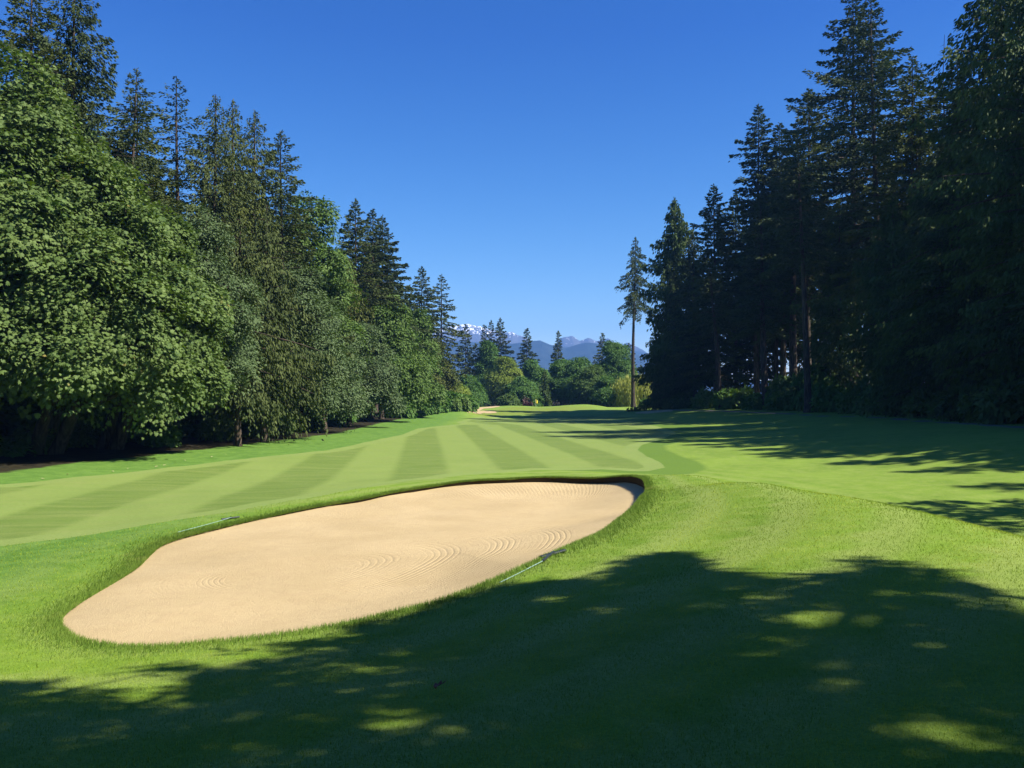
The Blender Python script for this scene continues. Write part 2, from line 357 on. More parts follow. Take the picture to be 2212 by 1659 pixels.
# ------------------------------------------------------------------ sand
def sand_material(raked=True):
    q = N('bunker sand'); P = q.pos()
    a = q.noise(90, 3, .6, P); b = q.noise(6, 4, .6, P); c_ = q.noise(.7, 3, .5, P)
    c = q.mix(q.step(c_, .3, .7), (.405, .310, .162), (.450, .348, .188))
    c = q.mix(q.math('MULTIPLY', q.step(b, .4, .7), .25), c, (.35, .25, .14))
    c = q.mix(q.math('MULTIPLY', q.step(a, .6, .72), .55), c, (.26, .17, .09))
    h = q.math('ADD', q.math('MULTIPLY', a, .5), q.math('MULTIPLY', q.noise(28, 3, .6, P), .4))
    h = q.math('ADD', h, q.math('MULTIPLY', b, .5))
    if raked:
        rk = q.attr('rake'); n1 = q.noise(.9, 3, .5, P)
        ph = q.math('ADD', q.math('MULTIPLY', rk, 2 * pi / .085), q.math('ADD', q.math('MULTIPLY', q.noise(.35, 2, .5, P), 9), q.math('MULTIPLY', q.noise(5, 2, .5, P), 1.6)))
        wv = q.math('POWER', q.math('ADD', q.math('MULTIPLY', q.math('SINE', ph), .5), .5), 3.)
        amp = q.math('MULTIPLY', q.math('ADD', q.math('MULTIPLY', q.step(n1, .3, .6), .55), .45), q.attr('rakeamp'))
        group = q.step(q.math('SINE', q.math('MULTIPLY', rk, 2 * pi / .8)), -.6, .7)
        amp = q.math('MULTIPLY', amp, q.math('ADD', q.math('MULTIPLY', group, .8), .2))
        wv = q.math('MULTIPLY', wv, amp)
        h = q.math('SUBTRACT', h, q.math('MULTIPLY', wv, .36))
        ft = q.math('SINE', q.math('ADD', q.math('MULTIPLY', q.attr('fan'), 2 * pi / .13), q.math('MULTIPLY', b, 9)))
        h = q.math('SUBTRACT', h, q.math('MULTIPLY', q.math('MULTIPLY', ft, q.attr('fanamp')), .14))
    return q.out(q.pbr(c, .95, .1, q.bump(h, .9, .022)))
rr = np.r_[0.002, np.linspace(.03, .9, 60), np.linspace(.91, 1.035, 22)]
NS = 720; ths = np.linspace(-pi, pi, NS, endpoint=False); Rs = rim_r(ths); Ls = rim_lip(ths)
pe = BC + np.c_[np.cos(ths), np.sin(ths)] * Rs[:, None]; Ls = Ls * lipf(ths); ze = ground(pe[:, 0], pe[:, 1]) - Ls
farness = smooth(-.4, .7, np.sin(ths))
rows = []; 
for k in rr:
    p = BC + np.c_[np.cos(ths), np.sin(ths)] * (Rs * k)[:, None]
    e_d = (1 - k) * Rs                              # metres in from the rim
    wdt = 1.6 + 1.6 * farness + 2.8 * smooth(-.3, .8, np.cos(ths)) * (1 - farness)
    wgt = k ** np.clip(1.5 * Rs / wdt, 2.2, 8)
    flo = .22 + .36 * smooth(21, 8.5, p[:, 1])
    z = flo + (ze - flo) * wgt
    z += .012 * np.sin(p[:, 0] * 2.3 + 1) * np.sin(p[:, 1] * 1.9)
    rows.append(np.c_[p, z])
V = np.concatenate(rows); i = np.arange(len(rr) - 1)[:, None] * NS; j = np.arange(NS)[None]; j2 = (j + 1) % NS
F = np.stack([i + j, i + NS + j, i + NS + j2, i + j2], -1).reshape(-1, 4)
c0 = atz(600, 1318, .1); ax = np.array([.43, .90]); pr = np.array([ax[1], -ax[0]])
D = V[:, :2] - np.array(c0[:2]); a_, b_ = D @ ax, D @ pr
rake = np.sqrt(np.where(a_ > 0, a_ / 2.0, a_ * 1.2) ** 2 + (b_ * 1.15) ** 2)
tt = np.tile(ths, len(rr)); kk = np.repeat(rr, NS); ed = (1 - kk) * np.tile(Rs, len(rr))
rakeamp = smooth(-2.5, .2, a_ + b_ * .5) * smooth(.3, .9, ed - .5 * np.tile(farness, len(rr))) * smooth(0, 1.0, rake)
arcl = np.cumsum(np.r_[0, np.linalg.norm(np.diff(pe, axis=0), axis=1)])
fan = np.tile(arcl, len(rr)) + .35 * ed; fanamp = np.tile(smooth(.2, .9, np.sin(ths)), len(rr)) * smooth(2.6, 1.6, ed) * smooth(-.1, .2, ed)
so_ = link('bunker_sand', mesh_np('bunker_sand', V, F, sand_material(), True,
     dict(rake=('POINT', rake), rakeamp=('POINT', rakeamp), fan=('POINT', fan), fanamp=('POINT', fanamp)))); tag(so_, kind='structure')
M_SAND2 = sand_material(False)
def far_bunker(pix, lipu, name='greenside_sand'):
    """a small bunker by the far green: sand sheet laid in the slope, with a raised grass lip behind it"""
    P = np.array([hit(u, v) for u, v in pix]); c = P[:, :2].mean(0)
    Q = cr(P[:, :2], 8); n = len(Q); rings = []
    for k in (.02, .3, .6, .85, 1.0):
        p = c + (Q - c) * k; rings.append(np.c_[p, ground(p[:, 0], p[:, 1]) + .035 - .02 * k])
    V = np.concatenate(rings); i = np.arange(4)[:, None] * n; j = np.arange(n)[None]; j2 = (j + 1) % n
    F = np.stack([i + j, i + n + j, i + n + j2, i + j2], -1).reshape(-1, 4)
    o = link(name, mesh_np(name, V, F, M_SAND2, True)); tag(o, kind='structure')
far_bunker([(1010, 892.6), (1022, 889.8), (1040, 887.5), (1058, 887.2), (1070, 889), (1073, 891.5), (1060, 893), (1035, 893.4)], 0)
far_bunker([(1002, 886.6), (1022, 882.6), (1045, 879.4), (1066, 877.8), (1080, 877.9), (1070, 880.2), (1048, 882.6), (1022, 885.6)], 0)
far_bunker([(1372, 892), (1395, 888.5), (1425, 886.4), (1452, 886.2), (1448, 889), (1420, 891.5), (1395, 893.4)], 0)

# ------------------------------------------------------------------ mountains
def fbm2(x, y, seed, oct=6):
    rs = np.random.RandomState(seed); z = np.zeros_like(x); amp = 1.; f = 1.
    for o in range(oct):
        n = np.zeros_like(x)
        for k in range(4):
            a = rs.uniform(0, 2 * pi); ph = rs.uniform(0, 6.28); g_ = rs.uniform(.7, 1.4)
            n += np.sin((x * cos(a) + y * sin(a)) * f * g_ + ph + 1.3 * np.sin((x * sin(a) - y * cos(a)) * f * .7 + ph * 2))
        z += amp * (1 - np.abs(n / 2.2)); amp *= .52; f *= 2.05
    return z / 2
def mountain(name, prof, D0, depth, snow, seed, mat, rug):
    us = np.linspace(prof[0][0], prof[-1][0], 520); vs = np.interp(us, [p[0] for p in prof], [p[1] for p in prof])
    ts = np.linspace(0, 1.35, 90); U, T = np.meshgrid(us, ts)
    zc = np.array([aty(u, v, D0)[2] for u, v in zip(us, vs)])
    y = D0 - depth * (1 - T); x = (U - 1106) / 1790 * D0 * (1 + .0 * T)
    shp = np.where(T <= 1, T ** 1.25, 1 - (T - 1) * 1.6)
    nz = fbm2(x / 190, y / 190, seed) - .55
    env = np.where(T <= 1, (1 - T) ** .6 * T, 0) * 1.0
    z = zc[None] * shp + nz * rug * env * zc[None] / 200 - 20 * (1 - np.clip(T, 0, 1))
    V = np.stack([x, y + nz * 60 * env, z], -1).reshape(-1, 3); n = len(us)
    i = np.arange(len(ts) - 1)[:, None] * n; j = np.arange(n - 1)[None]
    F = np.stack([i + j, i + j + 1, i + n + j + 1, i + n + j], -1).reshape(-1, 4)
    o = link(name, mesh_np(name, V, F, mat, True)); tag(o, kind='structure'); return o
def mount_mat(snowline, hi):
    q = N('mountain slopes'); P = q.pos(); s = q.n('ShaderNodeSeparateXYZ', i_0=P)
    a = q.noise(.02, 6, .65, P); b = q.noise(.055, 5, .7, q.scale(P, (1.6, .5, .8)))
    c = q.mix(q.step(a, .35, .65), (.010, .020, .018), (.024, .036, .032))
    rock = q.step(q.math('ADD', s.outputs[2], q.math('MULTIPLY', a, 60.)), hi - 8, hi + 22)
    c = q.mix(rock, c, (.075, .078, .085))
    sn = q.math('ADD', s.outputs[2], q.math('MULTIPLY', q.math('SUBTRACT', b, .5), 420.))
    c = q.mix(q.step(sn, snowline, snowline + 9), c, (.80, .84, .92))
    return q.out(q.pbr(c, .9, .1))
z4 = lambda L: [((1600 + x / 2.011) * .5486, (1150 + y / 2.011) * .5486) for x, y in L]
back = z4([(-900, 420), (-300, 360), (0, 340), (150, 320), (320, 280), (360, 268), (400, 265), (440, 254), (490, 251), (540, 265), (585, 268), (620, 285), (700, 300), (760, 318), (800, 320), (840, 313), (880, 340), (930, 350), (1000, 388), (1060, 400), (1130, 418), (1180, 420),
           (1215, 372), (1240, 358), (1280, 352), (1310, 345), (1340, 362), (1370, 385), (1400, 378), (1440, 361), (1465, 370), (1500, 386), (1560, 380), (1600, 364), (1640, 395), (1690, 425), (1720, 412), (1750, 398), (1790, 415), (1870, 455), (1950, 512), (2020, 560), (2150, 640), (2400, 720), (3200, 700)])
front = z4([(-900, 520), (0, 440), (300, 400), (420, 388), (600, 400), (760, 420), (900, 400), (1000, 386), (1060, 382), (1130, 413), (1180, 428), (1260, 440), (1300, 432), (1340, 418), (1420, 398), (1500, 405), (1600, 430), (1700, 440), (1800, 480), (1900, 530), (2000, 600), (2200, 690), (3200, 760)])
mountain('mountains', back, 3500, 900, 0, 3, mount_mat(282, 215), 60)
mountain('hills', front, 2500, 600, 0, 11, mount_mat(900, 900), 34)

# ------------------------------------------------------------------ trees
def cards(P, D, Sd, L, W, bend=.0):
    """diamond sprays: base P, direction D, side Sd"""
    n = len(P); Nn = np.cross(D, Sd)
    V = np.empty((n, 4, 3))
    V[:, 0] = P; V[:, 1] = P + D * (L * .45)[:, None] + Sd * (W * .5)[:, None] + Nn * (L * bend)[:, None]
    V[:, 2] = P + D * L[:, None]; V[:, 3] = P + D * (L * .45)[:, None] - Sd * (W * .5)[:, None] + Nn * (L * bend)[:, None]
    return V.reshape(-1, 3), np.arange(n * 4).reshape(-1, 4)
def perp(D, rng, up=0.):
    r = rng.normal(size=D.shape); r[:, 2] *= (1 - up); return norm(np.cross(D, r))

def conifer_meshes(seed, H, R, cb=2., droop=.35, dens=1., card=.42, prof=.75, hang=0., mat='fir', bark='bark', wid=.30, bpm=9, lean=(0, 0), irr=.25, tw=None, bare=10, up=.55, tint0=.5):
    rng = np.random.RandomState(seed)
    tw = tw or H * .0085 + .05
    bend = np.array([rng.uniform(-1, 1), rng.uniform(-1, 1)]) * .006 * H
    def axis(z):
        t = z / H; return np.stack([lean[0] * t + bend[0] * np.sin(t * 5), lean[1] * t + bend[1] * np.sin(t * 4 + 1), z], -1)
    nb = int((H - cb) * bpm); t = (np.arange(nb) + rng.rand(nb)) / nb; t = t ** .92
    zb = cb + (H - cb) * t; az = np.arange(nb) * 2.4 + rng.uniform(-.5, .5, nb)
    ph = rng.uniform(0, 6.28, 4)
    lump = 1 + 1.35 * irr * (np.sin(az * 2 + ph[0] + zb * .35) * .6 + np.sin(az + ph[1] - zb * .9) * .5 + np.sin(zb * 1.7 + ph[2]) * .5)
    L = R * (1 - t) ** prof * np.minimum(1, (t + .04) / .10) ** .4 * rng.uniform(.62, 1.08, nb) * lump
    L *= np.where(rng.rand(nb) < .05, 1.45, 1); L = np.minimum(np.maximum(L, .45 + .3 * rng.rand(nb)), (.16 + .46 * (H - zb)) * rng.uniform(.75, 1.25, nb))
    el = (-.12 + up * 1.1 * t + rng.uniform(-.12, .12, nb))
    rd = np.c_[np.cos(az), np.sin(az), 0 * az]; tg = np.c_[-np.sin(az), np.cos(az), 0 * az]
    def bp(b, s):
        zz = L[b] * (np.tan(el[b]) * s - droop * s ** 1.8 + droop * .35 * s ** 4)
        return axis(zb[b]) + rd[b] * (L[b] * s)[..., None] + np.array([0, 0, 1.]) * zz[..., None]
    n = (L * dens * 30 * (1 - .2 * t)).astype(int) + 9; b = np.repeat(np.arange(nb), n); m = len(b)
    s = .04 + .96 * rng.rand(m) ** .8
    wv = wid * L[b] * (1.03 - s) ** .7 * np.minimum(1, s * 2.5)
    qv = wv * rng.uniform(-1, 1, m); wv = np.maximum(wv, .1)
    P = bp(b, s) + tg[b] * qv[:, None]; P[:, 2] -= np.abs(qv) * .35 + rng.exponential(.10, m) * (1 + hang * 3)
    D = rd[b] * 1. + tg[b] * (np.sign(qv) * rng.uniform(0, .9, m))[:, None] + rng.normal(size=(m, 3)) * .25
    D[:, 2] += -.25 - hang * rng.uniform(.5, 3.5, m) + .35 * (t[b] > .9)
    D = norm(D); Sd = perp(D, rng, .0)
    Lc = .82 * card * rng.uniform(.6, 1.3, m) * (.6 + .4 * np.minimum(1, L[b] / 2)); Wc = Lc * rng.uniform(.34, .55, m)
    V, F = cards(P, D, Sd, Lc, Wc, .08)
    tb = rng.uniform(.0, .55, nb); tint = np.clip(tb[b] + rng.uniform(-.05, .45, m) + .22 * (s - .5), 0, .94)
    # leader
    k = 26; zt = H - rng.rand(k) * 1.1; Pt = axis(zt); Dt = norm(np.c_[rng.normal(size=(k, 2)) * .5, np.full(k, .8)])
    V2, F2 = cards(Pt, Dt, perp(Dt, rng), np.full(k, card * .7), np.full(k, card * .25))
    V = np.concatenate([V, V2]); F = np.concatenate([F, F2 + len(P) * 4]); tint = np.r_[tint, rng.uniform(.3, .9, k)]
    crown = mesh_np('crown', V, F, MAT[mat], False, dict(tint=('FACE', tint)))
    tb_ = Tubes(); zz = np.r_[-.3, .0, .4, 1., np.linspace(2, H, 14)]
    rad_ = tw * (1 - np.clip(zz, 0, H) / H) ** .8 + .012; rad_[:4] *= (1.5, 1.38, 1.2, 1.08)
    tb_.add(axis(zz), rad_, 12, flare=lambda i_, a: 1 + .10 * np.sin(a * 5 + seed) * (i_ < 4))
    sel = np.arange(nb)[::2]; ss = np.linspace(0, .8, 4)
    PB = np.stack([bp(sel, np.full(len(sel), q)) for q in ss], 1)
    RB = (L[sel] * .012 + .012)[:, None] * np.array([1, .75, .5, .2])[None]
    tb_.addmany(PB, RB)
    if bare and cb > 3:
        kz = rng.uniform(cb * .35, cb, bare); ka = rng.uniform(0, 6.28, bare); kl = rng.uniform(.6, 2.2, bare)
        q = np.linspace(0, 1, 4); PD = axis(kz)[:, None] + np.stack([np.cos(ka)[:, None] * q * kl[:, None], np.sin(ka)[:, None] * q * kl[:, None], -.25 * kl[:, None] * q ** 2], -1)
        tb_.addmany(PD, np.tile([.03, .022, .014, .005], (bare, 1)))
    return crown, tb_.mesh('trunk', MAT[bark])

LEAF = np.array([(0, 0), (.30, -.02), (.52, .30), (.30, .36), (.36, .72), (.14, .62), (0, 1.0), (-.14, .62), (-.36, .72), (-.30, .36), (-.52, .30), (-.30, -.02)])
LEAF2 = np.array([(0, 0), (.30, .35), (0, 1.), (-.30, .35)])
def leaves(P, D, Sd, L, shape, fold=.12):
    n = len(P); k = len(shape); Nn = np.cross(D, Sd)
    V = P[:, None] + (D[:, None] * shape[None, :, 1:2] + Sd[:, None] * shape[None, :, 0:1] - Nn[:, None] * (np.abs(shape[:, 0]) * fold * 2 + shape[:, 1] ** 2 * fold)[None, :, None]) * L[:, None, None]
    return V.reshape(-1, 3), np.arange(n * k).reshape(-1, k)
def broad_meshes(seed, lobes, nclump, per, leaf, mat, bark='barkm', maple=False, rc=.75, trunk=None, H=None, layer=.6, inner=.12, trunks=1, tw=.28):
    """lobes: (cx, cy, cz, rx, ry, rz)"""
    rng = np.random.RandomState(seed); lb = np.array(lobes, float)
    ar = (lb[:, 3] * lb[:, 4] + lb[:, 3] * lb[:, 5] + lb[:, 4] * lb[:, 5]); pk = rng.choice(len(lb), nclump * 3, p=ar / ar.sum())
    d = norm(rng.normal(size=(nclump * 3, 3))); k = np.where(rng.rand(nclump * 3) < inner, rng.uniform(.3, .8, nclump * 3), rng.uniform(.84, 1.04, nclump * 3))
    # low frequency bumps make the outline uneven
    ph = rng.uniform(0, 6, 3); k = np.where(rng.rand(nclump * 3) < .16, rng.uniform(1.02, 1.2, nclump * 3), k); k = k * (1 + .13 * np.sin(d[:, 0] * 7 + ph[0]) * np.sin(d[:, 2] * 8 + ph[1]) + .07 * np.sin(d[:, 1] * 13 + ph[2]))
    C = lb[pk, :3] + d * lb[pk, 3:] * k[:, None]
    inside = np.zeros(len(C), bool)
    for q in range(len(lb)):
        dd = (((C - lb[q, :3]) / lb[q, 3:]) ** 2).sum(1); inside |= (dd < .42) & (pk != q)
    cav = np.sin(C[:, 0] * 1.15 + ph[0]) * np.sin(C[:, 1] * 1.2 + ph[1]) + np.sin(C[:, 2] * 1.7 + ph[2] + C[:, 0] * .5) * .8; C = np.where(((cav > .35) & (rng.rand(len(C)) < .9))[:, None], lb[pk, :3] + (C - lb[pk, :3]) * .5, C)
    keep = np.where(~inside & (C[:, 2] > .3))[0][:nclump]; C = C[keep]; d = d[keep]; nc = len(C)
    up = norm(d * .55 + np.array([0, 0, layer])); 
    cs = rc * rng.uniform(.6, 1.35, nc)
    A = norm(np.cross(up, rng.normal(size=(nc, 3)))); B = np.cross(up, A)
    b = np.repeat(np.arange(nc), per); m = len(b)
    a = rng.uniform(0, 2 * pi, m); r = np.sqrt(rng.rand(m))
    rad3 = A[b] * np.cos(a)[:, None] + B[b] * np.sin(a)[:, None]
    P = C[b] + rad3 * (r * cs[b])[:, None] - up[b] * ((r ** 2) * .42 * cs[b])[:, None] + rng.normal(size=(m, 3)) * (.11 * cs[b])[:, None]
    D = norm(rad3 * .9 + d[b] * .5 + rng.normal(size=(m, 3)) * .35 - np.array([0, 0, .45]))
    Nn = norm(up[b] + rng.normal(size=(m, 3)) * .42); Sd = norm(np.cross(Nn, D))
    Lf = leaf * rng.uniform(.6, 1.25, m)
    V, F = leaves(P, D, Sd, Lf, LEAF if maple else LEAF2)
    tb = rng.uniform(0, .5, nc); tint = np.clip(tb[b] + rng.uniform(0, .5, m), 0, 1)
    crown = mesh_np('crown', V, F, MAT[mat], False, dict(tint=('FACE', tint)))
    T = Tubes(); ctr = lb[:, :3].mean(0)
    zf = max(.6, (lb[:, 2] - lb[:, 5]).min() * 1.0 + .3)
    for t_ in range(trunks):
        o = np.array([cos(t_ * 2.2), sin(t_ * 2.2), 0]) * (.45 * (trunks > 1))
        fork = np.array([ctr[0] * .35, ctr[1] * .35, zf]) + o * 1.5
        q = np.linspace(0, 1, 6)[:, None]; P0 = o + np.array([0, 0, -.3])
        pts = P0 + (fork - P0) * q; rr_ = tw * np.array([1.5, 1.2, 1., .95, .88, .8]); T.add(pts, rr_, 11, flare=lambda i_, a: 1 + .12 * np.sin(a * 4 + seed) * (i_ < 2))
        for qn, l in enumerate(lb):
            if qn % trunks != t_: continue
            e = l[:3] + np.array([0, 0, l[5] * .3]); q = np.linspace(0, 1, 7)[:, None]
            pts = fork + (e - fork) * q + np.sin(q * pi) * np.array([0, 0, -.12]) * np.linalg.norm(e - fork); T.add(pts, tw * .55 * (1.05 - q[:, 0]), 7)
    sel = rng.choice(nc, min(nc, 170), replace=False); src = lb[pk[keep][sel], :3]; q = np.linspace(0, 1, 4)[None, :, None]
    PB = src[:, None] + (C[sel] - src)[:, None] * q; PB[:, :, 2] += (np.sin(q * pi) * .25)[..., 0]
    T.addmany(PB, np.tile(np.array([.045, .032, .02, .006]) * (tw / .28), (len(sel), 1)))
    return crown, T.mesh('trunk', MAT[bark])

def put(name, meshes, loc, label, cat='tree', group=None, rz=0, sc=(1, 1, 1)):
    o = empty(name, loc, rz); o.scale = sc; tag(o, label, cat, group)
    c, t = meshes; link('crown', c, o)
    if t is not None: link('trunk', t, o)
    return o
def spot(u, y):
    x = (u - 1106) / 1790 * y * (cos(PITCH)); return x, y, gz(x, y)
def tree_height(u, vt, y):
    x, y, z = spot(u, y); return aty(u, vt, y)[2] - z

def C(name, u, y, vt, R, label, group, seed, **kw):
    if group in (GL, GR): kw['prof'] = kw.get('prof', .75) * .7
    if group == GL: R *= 1.30; kw['dens'] = kw.get('dens', 1) * (1.9 if y < 60 else 1.2); kw['card'] = kw.get('card', .42) * (.74 if y < 60 else .92)
    if group == GR: R *= 1.4; kw['dens'] = kw.get('dens', 1) * 1.1
    x, y, z = spot(u, y); H = aty(u, vt, y)[2] - z
    return put(name, conifer_meshes(seed, H, R, **kw), (x, y, z), label, group=group)
GL = 'conifers in the wood on the left'; GR = 'conifers in the wood on the right'; GB = 'trees behind the green'
# left conifers (u, distance, v of top)
C('fir_tree', 62, 43, -60, 3.6, 'tallest olive green fir at the far left, its top cut off by the frame', GL, 1, cb=6, mat='fir_olive', dens=1.7, card=.36, irr=.35, prof=.5)
C('fir_tree', 150, 44, -75, 3.5, 'dark tall fir just right of the olive fir in the top left corner', GL, 2, cb=6, mat='fir', dens=1.6, card=.36, irr=.3, prof=.5, hang=.35)
C('fir_tree', 262, 46, 150, 3.2, 'crooked forked fir top between the tall corner firs and the narrow fir', GL, 3, cb=6, mat='spruce', dens=1., card=.36, irr=.4, lean=(.8, 0), prof=.55)
C('fir_tree', 293, 48, 205, 2.9, 'shorter second tip beside the crooked fir on the left', GL, 31, cb=6, mat='fir_olive', dens=1., card=.36, irr=.35, prof=.55)
C('fir_tree', 382, 52, 165, 2.9, 'narrow dark fir with tufted tip standing clear against the sky on the left', GL, 4, cb=9, mat='fir', dens=.85, card=.38, irr=.4, bpm=6, prof=.6)
C('spruce_tree', 462, 50, 205, 2.7, 'first of three close olive spruce tips on the left', GL, 5, cb=5, mat='spruce', dens=1.25, hang=.5, card=.36)
C('spruce_tree', 503, 53, 215, 2.8, 'middle of the three close olive spruce tips on the left', GL, 6, cb=5, mat='fir_olive', dens=1.25, hang=.5, card=.36)
C('spruce_tree', 545, 55, 240, 2.9, 'last and lowest of the three close olive spruce tips on the left', GL, 7, cb=5, mat='spruce', dens=1.2, hang=.4, card=.38)
C('spruce_tree', 608, 57, 285, 3.5, 'broad pointed dark spruce with long side boughs left of the sky gap', GL, 8, cb=4, mat='spruce', dens=1.35, card=.38, prof=.85, irr=.18)
C('spruce_tree', 572, 47, 440, 3.1, 'dark weeping spruce with hanging curtains between the maple and the silvery tree', GL, 9, cb=2.6, mat='spruce', dens=1.5, hang=1.3, card=.42, prof=.55, droop=.5)
C('spruce_tree', 515, 44, 470, 2.4, 'olive weeping spruce pressed behind the silvery maple', GL, 91, cb=3, mat='spruce', dens=1.3, hang=1.2, card=.4, prof=.6)
C('fir_tree', 768, 84, 432, 3.8, 'tallest of the three firs right of the gap on the left side', GL, 10, cb=8, mat='spruce', dens=1.25, card=.46, prof=.7)
C('fir_tree', 803, 88, 452, 3.3, 'middle of the three firs right of the gap on the left side', GL, 11, cb=8, mat='fir', dens=1.2, card=.46, prof=.65)
C('fir_tree', 824, 90, 468, 3.6, 'right hand one of the three firs at the gap on the left side', GL, 12, cb=8, mat='fir', dens=1.25, card=.46, prof=.6)
C('cedar_tree', 755, 74, 560, 1.7, 'yellowish cedar in front of the group of three firs', GL, 13, cb=4, mat='gold', dens=1.5, card=.4, hang=1., prof=.55)
C('fir_tree', 700, 66, 520, 3., 'dark fir hidden behind the silvery tree at the left edge', GL, 14, cb=4, mat='fir', dens=1.2, card=.42)
C('fir_tree', 866, 96, 620, 3.4, 'low dark fir filling in before the pair of slim firs', GL, 15, cb=3, mat='cedar', dens=1.2, card=.46, prof=.6)
C('fir_tree', 910, 118, 578, 3.3, 'left one of the slim pair of firs at the end of the left wood', GL, 16, cb=8, mat='spruce', dens=1.05, card=.5, prof=.7)
C('fir_tree', 953, 124, 594, 3.2, 'right one of the slim pair of firs with long boughs toward the mountains', GL, 17, cb=7, mat='spruce', dens=.95, card=.5, irr=.4, prof=.6, bpm=6)
# behind the green
C('fir_tree', 1006, 186, 702, 4.2, 'dark fir in front of the snowy mountain left of the green', GB, 20, cb=3, mat='fir', dens=1., card=.62, bpm=6)
C('fir_tree', 1026, 176, 742, 2.6, 'thin brownish snag like fir beside the dark fir left of the green', GB, 21, cb=5, mat='spruce', dens=.7, card=.7, bpm=5)
C('fir_tree', 1046, 196, 702, 3.1, 'left fir of the close group of three behind the green', GB, 22, cb=3, mat='fir', dens=.95, card=.62, bpm=6)
C('fir_tree', 1061, 200, 694, 3.0, 'middle fir of the close group of three behind the green', GB, 23, cb=3, mat='spruce', dens=.95, card=.62, bpm=6)
C('fir_tree', 1082, 198, 688, 4.6, 'tallest right fir of the close group of three behind the green', GB, 24, cb=3, mat='fir', dens=1., card=.62, bpm=6, prof=.6)
C('fir_tree', 1111, 196, 778, 3., 'small dark fir right of the group of three behind the green', GB, 25, cb=3, mat='fir', dens=1., card=.62, bpm=6)
C('fir_tree', 1138, 192, 710, 4.4, 'dark fir standing alone behind the flag', GB, 26, cb=3, mat='fir', dens=1.05, card=.62, bpm=6)
C('fir_tree', 1206, 204, 716, 3.5, 'grey green fir right of the flag before the valley between the mountains', GB, 27, cb=3, mat='spruce', dens=1.05, card=.62, bpm=6)
C('fir_tree', 1302, 206, 720, 3.7, 'brownish spruce to the left of the tall bare trunk, behind the leafy trees', GB, 28, cb=3, mat='spruce', dens=1.05, card=.62, bpm=6)
C('fir_tree', 1359, 208, 742, 3.6, 'dark fir directly behind the tall bare trunk', GB, 29, cb=3, mat='fir', dens=1., card=.62, bpm=6)
C('fir_tree', 1285, 230, 778, 2., 'tiny far fir tip over the rounded trees right of the green', GB, 32, cb=3, mat='fir', dens=1., card=.62, bpm=6)
C('fir_tree', 1384, 196, 790, 3., 'low olive fir behind the willow', GB, 33, cb=3, mat='fir_olive', dens=1., card=.6, bpm=6)
C('fir_tree', 1400, 205, 800, 2.6, 'pale small fir between the willow and the dark wood', GB, 34, cb=3, mat='cedar', dens=1., card=.6, bpm=6)
C('cedar_tree', 1176, 168, 800, 2.1, 'dark cedar with bright edges right behind the flag', GB, 35, cb=.5, mat='cedar', dens=1.6, card=.6, hang=.6, prof=.6)
C('fir_tree', 977, 150, 790, 2.6, 'low fir at the corner where the left wood ends', GB, 36, cb=2, mat='cedar', dens=1.1, card=.5, bpm=6)
# lone tree
C('lone_fir_tree', 1368, 150, 512, 4.1, 'lone fir with a tall bare trunk standing at the right of the green', None, 43, cb=17.4, mat='fir', dens=1.7, card=.42, prof=.5, droop=.6, hang=.4, tw=.36, bare=3, irr=.5, up=.35, bark='barkd', lean=(.35, 0), bpm=7)
# right conifers
C('cedar_tree', 1458, 119, 428, 3.7, 'tapered cedar at the left end of the right wood with foliage to the ground', GR, 50, cb=1.2, mat='cedar', dens=1.5, hang=.9, card=.55, prof=.62, irr=.3)
C('cedar_tree', 1425, 124, 690, 2.6, 'low cedar limb cluster on the outer left edge of the right wood', GR, 51, cb=2.5, mat='cedar', dens=1.1, hang=.8, card=.55, prof=.35, irr=.4)
C('fir_tree', 1500, 112, 500, 3.6, 'dark fir filling in right of the tapered cedar', GR, 52, cb=2, mat='fir', dens=1.3, card=.5, hang=.4)
C('fir_tree', 1545, 108, 400, 3.7, 'pointed fir of middle height second from the left in the right wood', GR, 53, cb=4, mat='spruce', dens=1.25, card=.5)
C('fir_tree', 1590, 112, 420, 4., 'dense dark fir below the slender spire on the right', GR, 54, cb=4, mat='fir', dens=1.25, card=.5)
C('fir_tree', 1637, 105, 228, 3.8, 'slender fir spire standing up on the right with open top', GR, 55, cb=10, mat='fir', dens=1.1, card=.5, irr=.35)
C('fir_tree', 1690, 103, 265, 3.8, 'fir with even dark cone right of the slender spire', GR, 56, cb=9, mat='fir', dens=1.25, card=.5)
C('fir_tree', 1748, 98, 190, 4.3, 'olive tipped fir beside the tall pair on the right', GR, 57, cb=14, mat='fir_olive', dens=1.2, card=.48, irr=.3)
C('fir_tree', 1846, 88, -30, 5.2, 'left one of the tall open pair that reaches the top of the picture', GR, 58, cb=13, mat='fir', dens=1.25, card=.46, irr=.45, prof=.42, bpm=6.5)
C('fir_tree', 1892, 80, -15, 4.4, 'right one of the tall open pair with its trunk showing between boughs', GR, 59, cb=13, mat='fir', dens=1.2, card=.44, irr=.45, prof=.42, bpm=6.5)
C('fir_tree', 1975, 74, 120, 5.0, 'wide round topped olive fir right of the tall open pair', GR, 60, cb=9, mat='fir_olive', dens=1.15, card=.42, irr=.35, prof=.4)
C('fir_tree', 2078, 68, 112, 3.4, 'dark pointed fir beside the dead spike', GR, 61, cb=7, mat='fir', dens=1.2, card=.42, prof=.6)
C('fir_tree', 2030, 66, 300, 3.2, 'black green fir low under the dead spike', GR, 62, cb=4, mat='fir', dens=1.3, card=.4, hang=.5)
C('cedar_tree', 2170, 56, -160, 5., 'huge dark tree filling the top right corner of the picture', GR, 63, cb=6, mat='cedar', dens=1.4, card=.4, hang=.5, prof=.45, irr=.3, droop=.5)
